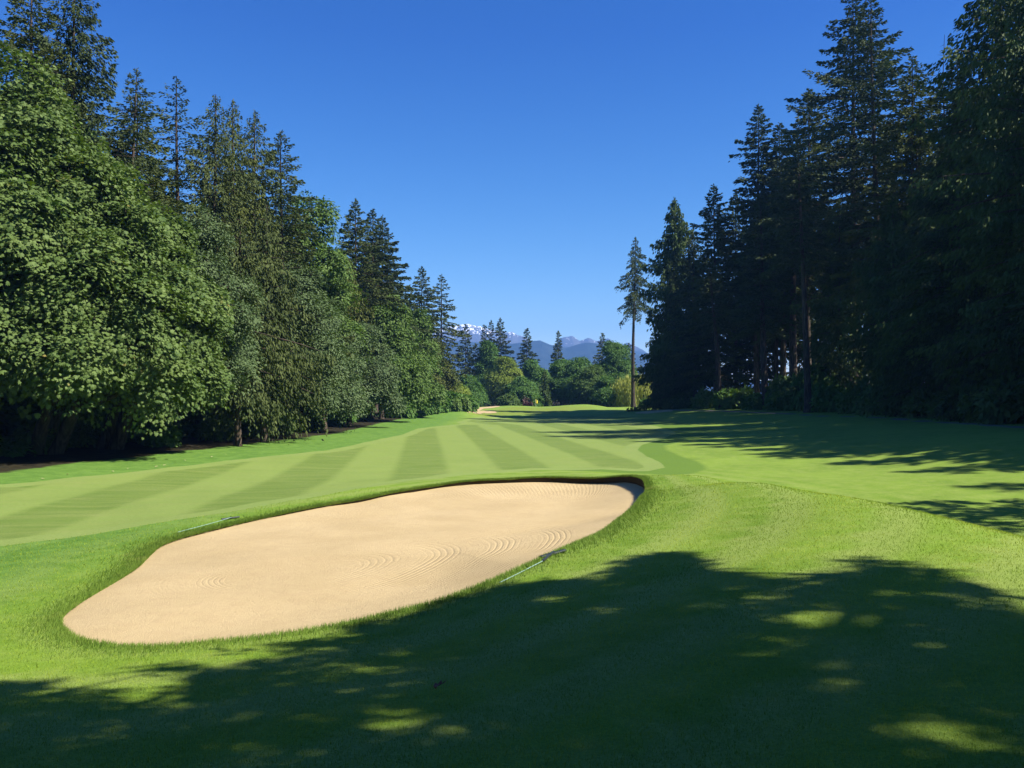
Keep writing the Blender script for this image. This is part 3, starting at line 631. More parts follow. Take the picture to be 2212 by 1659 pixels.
C('cedar_tree', 2240, 50, -190, 4.2, 'dark cedar cut by the right border', GR, 64, cb=2, mat='cedar', dens=1.4, card=.38, hang=.7, prof=.4)
C('cedar_tree', 1815, 84, 430, 3.2, 'cedar with sunlit tufts low in the middle of the right wood', GR, 65, cb=2, mat='cedar', dens=1.3, card=.44, hang=.8, prof=.5)
C('cedar_tree', 1930, 72, 420, 3.6, 'black green cedar with foliage down to the path', GR, 66, cb=1.2, mat='cedar', dens=1.4, card=.42, hang=.9, prof=.45)
C('cedar_tree', 2010, 62, 470, 3.4, 'wide low cedar behind the thick dark trunk', GR, 67, cb=1.6, mat='cedar', dens=1.4, card=.4, hang=.9, prof=.45)
C('cedar_tree', 2120, 56, 480, 3.2, 'low dark cedar right of the thick dark trunk', GR, 68, cb=1.8, mat='fir', dens=1.4, card=.38, hang=.9, prof=.45)
C('fir_tree', 1556, 98, 560, 2.6, 'leaning bare trunked fir whose pale trunk shows at the lawn edge', GR, 70, cb=10, mat='fir', dens=1.2, card=.46, tw=.33, lean=(-1.2, 0), bark='bark')
C('fir_tree', 1654, 92, 420, 3., 'fir with a sunlit straight pale trunk left of the bright shrubs', GR, 71, cb=9, mat='fir', dens=1.1, card=.46, tw=.4, lean=(-.6, 0))
C('fir_tree', 1716, 92, 330, 3.2, 'fir with a thick ridged trunk behind the bright shrubs', GR, 72, cb=15, mat='fir', dens=1.1, card=.46, tw=.5)
C('fir_tree', 1746, 80, 300, 3., 'fir with a long slim curved trunk right of the bright shrubs', GR, 73, cb=15, mat='fir', dens=1.1, card=.44, tw=.33, lean=(-.9, 0))
C('fir_tree', 2066, 59, 200, 3.8, 'fir with the thickest dark trunk at the path', GR, 74, cb=3.6, mat='fir', dens=1.3, card=.4, tw=.62, hang=.4, bark='barkd')
# dead spike
x, y, z = spot(2050, 70); H = aty(2050, 75, 70)[2] - z
T = Tubes(); zz = np.linspace(-.3, H, 14); T.add(np.c_[zz / H * -.2 + .15 * np.sin(zz * .4), 0 * zz, zz], .22 * (1 - zz / H * .93), 8)
rg = np.random.RandomState(5)
for k in range(16):
    h = H * rg.uniform(.55, .98); a = rg.uniform(0, 6.28); l = rg.uniform(.4, 1.5) * (1 - (h / H) * .5); q = np.linspace(0, 1, 4)
    T.add(np.c_[-.2 * h / H + .15 * sin(h * .4) + cos(a) * l * q, sin(a) * l * q, h + .12 * l * q], .02 * (1.1 - q), 4)
o = link('dead_tree', T.mesh('dead_tree', MAT['barkd']), loc=(x, y, z)); tag(o, 'bare dead spike of a tree sticking up between the right hand firs', 'dead tree')

# broadleaf on the left
rg = np.random.RandomState(77)
def lobes_for(seed, w, h, base, n=9, dpt=None, sz0=None):
    r = np.random.RandomState(seed); L = []
    for k in range(n):
        f = (k + .5) / n; z = base + (h - base) * (.12 + .80 * f); rr_ = w * (1 - .62 * max(0, f - .35) / .65) * (.86 + .14 * min(1, f / .2))
        a = k * 2.4 + r.uniform(-.4, .4); o = rr_ * .50
        sz = rr_ * (r.uniform(.48, .66) if sz0 is None else sz0 * r.uniform(.75, 1.35)); o = rr_ - sz * .95 if sz0 else o
        L.append((cos(a) * o, sin(a) * o * (dpt or 1), z, sz, sz * (dpt or 1), max(sz * .7, (h - base) / n * 1.15) if sz0 is None else sz * .85))
    L.append((0, 0, h - (h - base) * .16, w * .35, w * .35, (h - base) * .16))
    return L
def B(name, u, y, vt, w, base, label, group, seed, nclump, per, leaf, mat, n=9, dx=0, sz=None, **kw):
    x, y, z = spot(u, y); H = aty(u, vt, y)[2] - z
    sh = 3.1 if group == GM and y < 90 else 0.
    lo = [(l[0] + sh, l[1] - sh * .5, *l[2:]) for l in lobes_for(seed, w, H, base, n, sz0=sz)]
    return put(name, broad_meshes(seed, lo, nclump, per, leaf, mat, **kw), (x + dx - sh, y + sh * .5, z), label, group=group)
GM = 'leafy trees along the left edge of the fairway'
B('maple_tree', 30, 34, 130, 5.6, 2.2, 'tallest big leaf maple at the left border', GM, 101, 1500, 62, .17, 'maple', n=22, maple=True, trunks=2, rc=.8, sz=.36)
B('maple_tree', 205, 34.5, 330, 4.6, 2.0, 'second big leaf maple, its lowest leaves over the dark trunks', GM, 102, 1250, 62, .165, 'maple', n=19, maple=True, trunks=3, rc=.75, sz=.38)
B('maple_tree', 335, 38, 455, 3.5, 2.3, 'rounded big leaf maple in the middle of the left wood edge', GM, 103, 1100, 60, .165, 'maple', n=17, maple=True, trunks=2, rc=.7, sz=.4)
B('silver_leaf_tree', 440, 41.5, 440, 3.2, 2.4, 'grey green shimmering tree right of the big leaf maples', GM, 104, 900, 60, .14, 'silver', n=15, rc=.6, sz=.42)
B('silver_leaf_tree', 640, 51, 560, 3.4, 1.6, 'grey green leafy tree right of the weeping spruce', GM, 105, 820, 60, .15, 'silver', n=14, rc=.65, sz=.42)
B('silver_leaf_tree', 705, 60, 640, 3.4, 1.2, 'grey green rounded tree left of the hollow under the branches', GM, 106, 760, 56, .17, 'silver', n=13, rc=.7, sz=.42)
B('leafy_tree', 665, 62, 420, 4.3, 5, 'tall dark leafy crown between the broad spruce and the three firs', GM, 107, 800, 40, .24, 'leafy', n=9, rc=.8)
B('silver_leaf_tree', 790, 72, 690, 3.6, 1.2, 'low grey green tree with drooping skirt at the bend of the wood', GM, 108, 740, 54, .19, 'silver', n=13, rc=.7, sz=.42)
B('leafy_tree', 845, 84, 640, 3.9, 1.4, 'olive leafy tree under the three firs', GM, 109, 700, 40, .27, 'leafy', n=9, rc=.8)
B('leafy_tree', 893, 100, 668, 4.0, 1.0, 'mid green leafy tree in front of the slim pair of firs', GM, 110, 650, 40, .32, 'leafy', n=9, rc=.9)
B('leafy_tree', 930, 116, 735, 4.2, .8, 'olive tree at the end of the left wood above the bramble bank', GM, 111, 560, 38, .36, 'fir_olive', n=9, rc=1.)
B('leafy_tree', 120, 42, 240, 4.2, 5, 'leafy crown behind the two front maples', GM, 112, 900, 36, .24, 'maple', n=9, maple=True, rc=.8)
B('leafy_tree', -120, 32, 150, 5.4, 2.2, 'maple mostly outside the left border', GM, 113, 900, 36, .24, 'maple', n=11, maple=True, rc=.85)
# behind the green
B('leafy_tree', 1056, 176, 738, 3.6, 1, 'narrow fresh green tree left of the yellow green one', GB, 120, 713, 56, .34, 'shrub', n=8, rc=1.1)
B('leafy_tree', 1092, 170, 772, 4.6, 1.5, 'bright yellow green tree behind the left end of the green', GB, 121, 644, 56, .34, 'lime', n=8, rc=1.2)
B('leafy_tree', 1128, 166, 812, 4.0, .8, 'dull green bushy tree right below the yellow green one', GB, 122, 529, 56, .34, 'shrub', n=8, rc=1.1)
B('leafy_tree', 1150, 176, 776, 4.2, 1, 'green tree behind the flag, under the lone dark fir', GB, 123, 598, 56, .34, 'shrub', n=8, rc=1.1)
B('leafy_tree', 1212, 180, 776, 5.0, 1.5, 'first rounded green tree right of the cedar behind the green', GB, 124, 713, 56, .34, 'shrub', n=9, rc=1.2)
B('leafy_tree', 1248, 178, 772, 5.2, 1.5, 'second rounded green tree, middle of the row right of the flag', GB, 125, 713, 56, .34, 'shrub', n=9, rc=1.2)
B('leafy_tree', 1278, 172, 790, 4.6, 1, 'third rounded green tree of the row right of the flag', GB, 126, 644, 56, .34, 'leafy', n=9, rc=1.2)
B('leafy_tree', 1328, 184, 732, 5.2, 1.5, 'tall full green tree left of the tall bare trunk', GB, 127, 873, 56, .34, 'shrub', n=10, rc=1.2)
B('leafy_tree', 1312, 168, 815, 3.8, .6, 'low green tree left of the willow', GB, 128, 529, 56, .34, 'shrub', n=8, rc=1.1)
B('leafy_tree', 975, 140, 822, 4., .4, 'small bright tree left of the far bunkers', GB, 129, 529, 56, .30, 'lime', n=8, rc=1.)
B('leafy_tree', 1012, 160, 812, 3.8, .4, 'small green tree at the end of the bramble bank', GB, 130, 529, 56, .30, 'shrub', n=8, rc=1.)
B('leafy_tree', 1100, 162, 852, 2.4, .3, 'low dark bushy tree behind the upper far bunker', GB, 131, 436, 56, .30, 'leafy', n=7, rc=.9)
# willow
x, y, z = spot(1372, 166); rg = np.random.RandomState(9); H = aty(1372, 803, 166)[2] - z
n = 9000; d = norm(rg.normal(size=(n, 3))); d[:, 2] = np.abs(d[:, 2]); lump = 1 + .12 * np.sin(d[:, 0] * 9 + 1) * np.sin(d[:, 1] * 8)
top = d * np.array([5.0, 5.0, 3.5]) * lump[:, None] * rg.uniform(.75, 1, n)[:, None] + np.array([0, 0, H - 3.2])
drop = rg.rand(n) ** .8 * np.maximum(.3, top[:, 2] - .5); P = top.copy(); P[:, 2] -= drop; P[:, :2] *= (1 + .04 * drop / 3)[:, None]
D = norm(np.c_[rg.normal(size=(n, 2)) * .15, -np.ones(n)]); V, F = cards(P, D, perp(D, rg), rg.uniform(.5, 1.1, n), rg.uniform(.12, .22, n), .05)
strand = np.floor(np.arctan2(top[:, 1], top[:, 0]) * 9); ti = np.clip(.5 + .35 * np.sin(strand * 2.3) + rg.uniform(-.3, .3, n), 0, 1)
T = Tubes(); T.add([(0, 0, -.2), (.1, 0, 1.5), (0, .1, 3), (.2, 0, H * .7)], [.4, .32, .28, .1], 9)
for k in range(8):
    a = k * .8; q = np.linspace(0, 1, 5); T.add(np.c_[np.cos(a) * 2.6 * q, np.sin(a) * 2.6 * q, 2.5 + (H - 4) * q ** .7], .12 * (1.1 - q), 5)
put('willow_tree', (mesh_np('crown', V, F, MAT['willow'], False, dict(tint=('FACE', ti))), T.mesh('trunk', MAT['barkm'])), (x, y, z), 'yellow weeping willow behind the foot of the lone fir')

# shrubs
def shrub_mesh(seed, w, h, mat, leaf=.2, nc=120, per=26, rc=.35):
    r = np.random.RandomState(seed); L = [(r.uniform(-.5, .5) * w, r.uniform(-.5, .5) * w, h * r.uniform(.3, .55), w * r.uniform(.35, .6), w * r.uniform(.35, .6), h * r.uniform(.35, .5)) for _ in range(6)]
    return broad_meshes(seed, L, nc, per, leaf, mat, bark='barkd', rc=rc, tw=.05, layer=.4)
SH = {}
def shrub(u, y, w, h, mat, label, group=None, x=None, name='shrub', cat='shrub', leaf=None):
    key = mat; far = y > 90
    if (key, far) not in SH: SH[(key, far)] = shrub_mesh(hash_(key) + far, 1., 1., mat, leaf=.20 if not far else .3, nc=150 if not far else 110, per=24, rc=.32)
    if x is None: x, y, z = spot(u, y)
    else: z = gz(x, y)
    c, t = SH[(key, far)]
    return put(name, (c, t), (x, y, z - .05), label, cat, group, rz=(u * 1.7 + y) % 6.28, sc=(w, w, h))
def hash_(s): return sum(ord(ch) * (i + 3) for i, ch in enumerate(s)) % 9973
GS = 'shrubs on the bramble bank at the end of the left wood'
for k in range(26):
    f = k / 25; r = random.Random(k); u = 862 + 150 * f; v = 905 - 19.5 * f ** .9; p = hit(u, v)
    y = p[1] + 1.2 + r.uniform(0, 3.); shrub(u, y, r.uniform(1.1, 1.7), r.uniform(1.4, 2.2), 'shrub' if k % 3 else 'leafy', 'low bright bramble shrub in the bank along the lawn left of the far bunkers', GS)
GS2 = 'low shrubs between the willow and the right wood'
for k in range(9):
    r = random.Random(k + 50); u = 1398 + k * 8; shrub(u, 148 + r.uniform(0, 8), r.uniform(1.3, 1.8), r.uniform(1., 1.6), 'shrub', 'low green shrub between the willow and the tapered cedar', GS2)
GS3 = 'undergrowth in front of the right wood'
for k, (u, y, w, h, m) in enumerate([(1632, 93, 1.5, 1.7, 'shrub'), (1668, 91, 1.1, 1.2, 'lime'), (1705, 90, 2.4, 3.8, 'leafy'), (1690, 88, 1.5, 2., 'shrub'), (1770, 84, 2.2, 4.6, 'shrub'), (1795, 80, 2., 3., 'shrub'), (1730, 86, 1.6, 2.4, 'leafy'), (1600, 97, 1.8, 2.6, 'leafy'), (1575, 98, 1.6, 2.2, 'shrub'),
                                     (1850, 74, 1.7, 2.2, 'leafy'), (1890, 70, 1.9, 2.6, 'leafy'), (1935, 67, 2.4, 2.6, 'leafy'), (1980, 64, 2., 2., 'cedar'), (2020, 60, 1.8, 2., 'leafy'), (2110, 54, 1.9, 2.3, 'cedar'), (2150, 51, 1.6, 2., 'leafy'), (2190, 48, 2., 2.6, 'cedar'), (1520, 105, 1.7, 2.5, 'leafy'), (1480, 110, 1.6, 2., 'cedar'), (1826, 78, 1.4, 1.6, 'shrub')]):
    where = {'shrub': 'fresh green', 'lime': 'bright yellow green', 'leafy': 'dull green', 'cedar': 'dark green'}[m]
    side = 'at the foot of the sunlit trunks' if u < 1840 else 'beside the path in deep shade'
    lab = f'{where} shrub {side} of the right wood' 
    lab = {1632: 'fresh green shrub just left of the bright yellow green one on the right', 1668: 'bright yellow green shrub at the foot of the right wood', 1705: 'tall dull green shrub between two pale trunks on the right',
           1690: 'low fresh green shrub between the pale trunks on the right', 1770: 'tallest fresh green shrub, right of the slim curved trunk', 1795: 'fresh green shrub right of the tallest one on the right', 1730: 'dull green shrub left of the slim curved trunk',
           1600: 'dull green shrub right of the leaning pale trunk', 1575: 'fresh green shrub beside the leaning pale trunk', 1850: 'first dull shrub beside the shaded path, counted from the sunlit trunks', 1890: 'second dull shrub beside the shaded path',
           1935: 'wide dull shrub in the middle of the shaded path side', 1980: 'dark low shrub left of the thickest trunk', 2020: 'dull shrub at the left foot of the thickest trunk', 2110: 'dark shrub right of the thickest trunk',
           2150: 'dull shrub near the right border beside the path', 2190: 'dark shrub nearest the right border beside the path', 1520: 'dull shrub left of the leaning pale trunk', 1480: 'dark shrub at the foot of the tapered cedar', 1826: 'small fresh green shrub where the sunlit shrubs end'}[u]
    shrub(u, y, w, h, m, lab, GS3)
GS4 = 'undergrowth at the foot of the left wood'
for k in range(30):
    r = random.Random(k + 900); y = 24 + 70 * k / 29; xe = np.interp(y, [27, 36, 55, 93], [-17.6, -16.6, -12.9, -13.4])
    shrub(k * 17, y, r.uniform(2., 3.), r.uniform(2.4, 4.), 'leafy', 'tall dim undergrowth shrub deep in the shade under the left trees', GS4, x=xe - r.uniform(8, 22))
for k in range(34):
    r = random.Random(k + 200); f = k / 33; y = 27 + 62 * f; xe = np.interp(y, [27, 36, 55, 93], [-17.6, -16.6, -12.9, -13.4])
    shrub(k * 13, y, r.uniform(.8, 1.5), r.uniform(.7, 1.6), 'leafy' if k % 4 else 'shrub', 'dim undergrowth shrub in the shade under the left trees', GS4, x=xe - r.uniform(2.2, 6))
c, t = shrub_mesh(31, 1., 1., 'plum', leaf=.32, nc=110, per=24)
put('plum_bush', (c, t), tuple(np.add(spot(1140, 160), (0, 0, 0))), 'dark red leaved bush behind the green just left of the flag', 'shrub', sc=(1.0, 1.0, 1.7))
c, t = shrub_mesh(33, 1., 1., 'pink', leaf=.26, nc=46, per=10)
put('blossom_bush', (c, t), spot(1139, 162), 'bush with pale pink blossom above the dark red bush', 'shrub', sc=(1.2, 1.2, 2.7))

# filler trees inside the woods: shared meshes, single objects
protos = [conifer_meshes(300 + k, 26, 3.8, cb=[2.5, 5, 3, 7][k], mat=['fir', 'cedar', 'spruce', 'fir'][k], dens=.85, card=.62, bpm=6, hang=[.3, .9, .5, .2][k]) for k in range(4)]
def filler(x, y, h, label, group, k, w=None):
    c, t = protos[k % 4]; s = h / 26
    put('fir_tree', (c, t), (x, y, gz(x, y)), label, group=group, rz=(x * 3.1 + y) % 6.28, sc=((w or s), (w or s), s))
r = random.Random(4)
LG = ('half hidden conifer in the dark depth of the left wood', 'conifers deep inside the left wood')
k = 0
for row, (dx, hh) in enumerate([(5.5, .62), (11, .78), (18, .86), (27, .9)]):
    y = 24 + row * 2
    while y < 150:
        xe = np.interp(y, [0, 27, 36, 55, 93, 125, 150], [-19, -17.6, -16.6, -12.9, -13.4, -9, -9]) - dx - r.uniform(0, 3)
        u = 1106 + 1790 * xe / y
        vs = np.interp(u, [-400, 60, 150, 250, 380, 500, 608, 690, 768, 830, 910, 953, 1000], [60, 80, 90, 260, 330, 270, 400, 560, 520, 560, 660, 680, 800])
        hm = max(5, (aty(u, vs, y)[2] - .8) * r.uniform(.72, .95)); hm = min(hm, 27)
        filler(xe, y, hm, *LG, k, w=max(.7, min(1.1, hm / 20))); k += 1
        y += r.uniform(4.6, 6.6) * (1 + .25 * row)
RG = ('half hidden conifer in the dark depth of the right wood', 'conifers deep inside the right wood')
for row, (dx, hh) in enumerate([(4.5, .62), (10, .78), (17, .86), (26, .9)]):
    y = 46 + row * 2
    while y < 117:
        xe = np.interp(y, [30, 50, 60, 85, 105, 125, 165], [27, 29, 31, 30, 27.5, 25.5, 30]) + dx + r.uniform(0, 3)
        u = 1106 + 1790 * xe / y
        vs = np.interp(u, [1380, 1458, 1545, 1637, 1700, 1750, 1850, 1900, 1980, 2078, 2150, 2300], [800, 560, 480, 380, 360, 330, 160, 160, 210, 240, 60, 0])
        hm = min(30, max(5, (aty(u, vs, y)[2] - 1.) * r.uniform(.75, .97)))
        lit = min(abs((xe - a) * .34 + (y - b) * .94) if xe > a + 1 else 99 for a, b in ((33, 84), (28, 101), (33, 92)))
        if lit > 4.4: filler(xe, y, hm, *RG, k, w=max(.8, min(1.25, hm / 20)))
        k += 1
        y += r.uniform(4.2, 6.2) * (1 + .25 * row)
BG = ('distant conifer seen through gaps behind the trees at the green', 'distant conifers behind the green')
for i_ in range(22):
    u = 960 + i_ * 23 + r.uniform(-8, 8); y = 226 + r.uniform(0, 30); x, y, z = spot(u, y); hm = aty(u, 806 + r.uniform(-8, 14), y)[2] - z
    filler(x, y, hm, *BG, i_, w=.9)
# trees outside the right border whose shadows reach into the picture
OG = ('tall conifer standing just outside the right border', 'conifers outside the right border')
for i_, (x, y, h) in enumerate([(37, 14, 17), (36, 18, 23), (36, 22.5, 23), (36, 26.5, 23.5), (34.5, 30, 24), (31.5, 25, 14), (31.5, 30.5, 15.5), (30.5, 36, 17), (30, 41, 18), (34, 15.5, 14), (38, 30, 28), (38, 35.5, 29), (37.5, 41, 30), (39, 47, 31), (34, 34, 23.5), (34, 39, 25), (33, 44, 26), (41, 30, 30), (42, 38, 31), (44, 22, 28), (43, 46, 32)]):
    filler(x, y, h, *OG, i_, w=1.25)

BH = ('unseen tall conifer added behind the viewer to block sky light', 'unseen conifers added behind the viewer')  # unseen conifers added behind the camera to cut sky fill on the foreground lawn
for i_, (x, y, h) in enumerate([(22, -9, 28), (16, -10, 27), (10, -9, 27), (4, -9, 26), (-2, -9, 27), (-8, -8, 25), (-14, -7, 24), (19, -15, 30), (12, -16, 30), (5, -15, 29), (-4, -15, 29), (-12, -14, 27), (27, -14, 30), (-20, -10, 25)]):
    filler(x, y, h, *BH, i_, w=1.3)

# shade trees beside and behind the camera: crowns grown along the sun's rays through the shade they cast
_gx, _gy = np.arange(-40, 60, .25), np.arange(-10, 40, .25)
_GZ = ground(*[a.ravel() for a in np.meshgrid(_gx, _gy)]).reshape(len(_gy), len(_gx))
def fasthit(u, v):
    r_ = ray(u, v); t = np.arange(1.2, 32, .05); X = r_[0] * t; Y = r_[1] * t
    Z = _GZ[np.clip(((Y + 10) / .25).astype(int), 0, len(_gy) - 1), np.clip(((X + 40) / .25).astype(int), 0, len(_gx) - 1)]
    i = int(np.argmax(CAMZ + r_[2] * t < Z)) or len(t) - 1
    return np.array([X[i], Y[i], Z[i]])
def shade_tree(seed, polys, holes, world, trunk_xy, label, n, per=34, leaf=.17, hz=(8, 15), box=None, rcl=.15):
    rng = np.random.RandomState(seed); C_ = []
    if world is not None:
        W_ = np.array(world, float); lo, hi = W_.min(0), W_.max(0)
        while len(C_) < n:
            q_ = rng.uniform(lo, hi)
            if polyd(W_, q_[0], q_[1])[0] > 0: C_.append(np.array([*q_, gz(*q_)]) + TO_SUN * rng.uniform(*hz) / TO_SUN[2])
    us, vs = box or (None, None)
    hol = np.array(holes, float) if len(holes) else np.zeros((0, 4))
    while len(C_) < n:
        u = rng.uniform(*us, 4000); v = rng.uniform(*vs, 4000)
        ok = np.zeros(4000, bool)
        for p in polys: ok |= polyd(p, u, v) > 0
        for (hu, hv, ru, rv) in hol: ok &= ((u - hu) / (ru * 1.05 + 4)) ** 2 + ((v - hv) / (rv * 1.1 + 4)) ** 2 > 1
        for q in np.where(ok)[0]:
            # weight by ground area
            P = fasthit(u[q], v[q])
            if rng.rand() > min(1, (P[1] / 9.) ** 3): continue
            h = rng.uniform(*hz); C_.append(P + TO_SUN * h / TO_SUN[2])
            if len(C_) >= n: break
    C_ = np.array(C_); nc = len(C_); base = np.array([*trunk_xy, gz(*trunk_xy)])
    C_ = C_ - base
    b = np.repeat(np.arange(nc), per); m = len(b); 
    P = C_[b] + rng.normal(size=(m, 3)) * rcl * np.array([.6, .6, .4])
    D = norm(rng.normal(size=(m, 3)) - np.array([0, 0, .5])); Nn = norm(np.array([0, 0, 1.]) + rng.normal(size=(m, 3)) * .5); Sd = norm(np.cross(Nn, D))
    V, F = leaves(P, D, Sd, leaf * rng.uniform(.7, 1.3, m), LEAF2)
    crown = mesh_np('crown', V, F, MAT['maple'], False, dict(tint=('FACE', rng.uniform(0, 1, m))))
    T = Tubes(); ctr = C_.mean(0); fork = np.array([ctr[0] * .25, ctr[1] * .25, hz[0] * .55])
    q = np.linspace(0, 1, 7)[:, None]; T.add(np.array([0, 0, -.3]) + (fork + [0, 0, .3]) * q, .38 * (1.25 - .5 * q[:, 0]), 12)
    hub = C_[rng.choice(nc, 9, replace=False)]
    for hb in hub: T.add(fork + (hb - fork) * q + np.sin(q * pi) * [0, 0, .6], .17 * (1.08 - q[:, 0]), 7)
    pts = np.concatenate([fork + (hb - fork) * np.linspace(.35, 1, 8)[:, None] for hb in hub])
    sel = rng.choice(nc, min(nc, 260), replace=False); dd = np.linalg.norm(C_[sel][:, None] - pts[None], axis=2); src = pts[dd.argmin(1)]
    q4 = np.linspace(0, 1, 4)[None, :, None]; T.addmany(src[:, None] + (C_[sel] - src)[:, None] * q4, np.tile([.05, .035, .022, .008], (len(sel), 1)))
    put('maple_tree', (crown, T.mesh('trunk', MAT['barkm'])), tuple(base), label, group='shade trees outside the picture')
# foreground shade as seen on the lawn (display pixels), with its lit gaps
A1 = [(-700, 1560), (-400, 1500), (-60, 1478), (70, 1462), (130, 1462), (60, 1500), (150, 1492), (300, 1500), (420, 1480), (400, 1450), (290, 1448), (330, 1436), (470, 1446), (560, 1425), (470, 1408), (500, 1396), (620, 1392), (690, 1372), (700, 1352), (800, 1345), (870, 1352), (900, 1330), (950, 1312), (1010, 1292), (1090, 1268), (1140, 1262), (1210, 1258),
      (1265, 1262), (1290, 1290), (1325, 1280), (1320, 1250), (1370, 1222), (1345, 1212), (1390, 1208), (1450, 1192), (1485, 1212), (1540, 1236), (1620, 1250), (1690, 1274), (1740, 1284), (1775, 1262), (1740, 1244), (1800, 1240), (1870, 1228), (1835, 1208), (1920, 1212), (1960, 1228), (2030, 1238), (2080, 1266), (2120, 1290), (2160, 1314), (2212, 1334), (2500, 1400), (3000, 1500), (3600, 2700), (-1800, 2700)]
HOLES = [(350, 1520, 60, 14), (320, 1515, 80, 16), (480, 1432, 40, 9), (575, 1412, 60, 9), (720, 1366, 55, 9), (660, 1372, 40, 10), (920, 1560, 45, 14), (880, 1552, 60, 9), (1235, 1512, 40, 14), (1120, 1572, 60, 12), (1140, 1470, 40, 16), (1395, 1262, 30, 10), (1510, 1306, 40, 12), (1650, 1292, 45, 9), (1460, 1330, 30, 8), (1300, 1322, 60, 10),
         (1180, 1298, 60, 8), (1130, 1336, 50, 8), (1795, 1350, 90, 14), (1840, 1362, 40, 10), (1945, 1402, 42, 17), (1770, 1325, 50, 10), (2000, 1478, 90, 9), (1810, 1450, 50, 8), (1900, 1286, 40, 9), (2040, 1290, 45, 12), (2000, 1602, 90, 16), (2050, 1640, 90, 18), (1985, 1585, 50, 12), (2150, 1600, 60, 12), (1560, 1640, 50, 12), (1480, 1600, 45, 12), (560, 1640, 80, 12), (250, 1480, 60, 9), (1225, 1600, 45, 12), (1740, 1395, 50, 8), (820, 1450, 40, 8), (40, 1565, 60, 10), (1600, 1410, 50, 8), (1450, 1500, 46, 9)]
shade_tree(501, [A1], HOLES, None, (12.5, -1.5), 'spreading maple just outside the right border, beside the viewer, shading the lawn', 2500, 18, .12, (7, 11), ((-1500, 1500), (1190, 2600)))
shade_tree(502, [A1], HOLES, None, (17., -3.5), 'second spreading maple outside the right border, shading the lawn', 2300, 18, .12, (8, 12), ((1000, 3300), (1190, 2600)))

shade_tree(503, [], [], [(8.6, 25.2), (10.4, 24.0), (12.5, 23.4), (16, 23.2), (22, 21), (22, 14), (13, 14), (10.6, 17), (9.6, 21)], (26, 11.5), 'maple outside the right border casting the curved shade band beyond the mound', 1500, 26, .15, (8, 13))

# ------------------------------------------------------------------ grass blades
def turf_patch(seed, n, area, hgt, wid, lean, mat, name, label, keep=None, out=None):
    rng = np.random.RandomState(seed); x, y = area(rng, n)
    z = ground(x, y); n = len(x); P = np.c_[x, y, z - .004]
    d = np.hypot(x, y); sc = np.clip(d / 7., .75, 2.2)
    h = hgt * rng.uniform(.5, 1.3, n) * (.75 + .25 * sc); wd = wid * rng.uniform(.7, 1.3, n) * sc
    a = rng.uniform(0, 2 * pi, n); L = lean * rng.rand(n)
    up = norm(np.c_[np.cos(a) * L, np.sin(a) * L, np.ones(n)]); 
    if out is not None: up = norm(up + out(x, y) * rng.uniform(.1, 1.1, n)[:, None])
    s_ = rng.uniform(0, 2 * pi, n); sd = np.c_[np.cos(s_), np.sin(s_), 0 * s_]
    V = np.stack([P - sd * wd[:, None] / 2, P + sd * wd[:, None] / 2, P + up * h[:, None]], 1).reshape(-1, 3)
    rd_ = np.hypot(x - BC[0], y - BC[1]) - rim_r(np.arctan2(y - BC[1], x - BC[0])); arc = .5 + .5 * np.sin(rd_ * 4.2 + .8 * np.sin(x * .8) + .6 * np.sin(y * .6)) * smooth(.3, 1., rd_) * smooth(-3.5, .5, x)
    me = mesh_np(name, V, np.arange(n * 3).reshape(-1, 3), mat, False, dict(tint=('FACE', rng.rand(n)), arc=('FACE', arc)))
    return me
def grass_mat(name, a, b, c_, ):
    q = N(name); P = q.pos(); t = q.attr('tint'); big = q.noise(.35, 4, .6, P); med = q.noise(2.2, 4, .6, P)
    col = q.mix(t, a, b); col = q.mix(q.math('MULTIPLY', q.step(med, .35, .75), .45), col, c_)
    col = q.mix(q.math('MULTIPLY', q.step(q.attr('arc'), .35, 1.), .55), col, tuple(v * 1.18 for v in c_)); col = q.mix(q.math('MULTIPLY', q.step(q.attr('arc'), .3, 0.), .30), col, tuple(v * .7 for v in a))
    dry = q.noise(1.1, 5, .75, P); col = q.mix(q.math('MULTIPLY', q.step(dry, .56, .72), .45), col, (.34, .33, .10))
    p = q.pbr(col, .65, .16); tr = q.n('ShaderNodeBsdfTranslucent'); q.t.links.new(col, tr.inputs[0])
    mx = q.n('ShaderNodeMixShader', i_0=.3); q.t.links.new(p, mx.inputs[1]); q.t.links.new(tr.outputs[0], mx.inputs[2]); return q.out(mx.outputs[0])
MG = grass_mat('grass blades', (.118, .215, .014), (.275, .385, .032), (.37, .42, .055))
MG2 = grass_mat('lip grass', (.075, .155, .018), (.18, .28, .038), (.22, .31, .05))
def near_area(rng, n):
    r = 2.2 * (24 / 2.2) ** rng.rand(n * 2) ; a = rng.uniform(-48, 48, n * 2) * pi / 180
    x, y = r * np.sin(a), r * np.cos(a)
    k = (rho(x, y) > 1.0) & (polyd(FAIR, x, y) < .05); return x[k][:n], y[k][:n]
tag(link('grass', turf_patch(1, 430000, near_area, .024, .0042, .9, MG, 'grass', '')), 'short mown grass on the mound and lawn in front of the bunker', 'grass', kind='stuff')
def lip_area(rng, n):
    a = rng.uniform(-pi, pi, n * 3); rr_ = rim_r(a); w_ = rng.rand(n * 3) < rr_ / 12.; a = a[w_][:n]
    e = rng.exponential(.14, len(a)) - .05; r = rim_r(a) + e
    return BC[0] + np.cos(a) * r, BC[1] + np.sin(a) * r
inward = lambda x, y: np.c_[norm(np.c_[BC[0] - x, BC[1] - y]) * .8, 0 * x]
tag(link('lip_grass', turf_patch(2, 90000, lip_area, .052, .0055, .8, MG2, 'lip_grass', '', out=inward)), 'longer fringe grass hanging over the lip of the bunker', 'grass', kind='stuff')

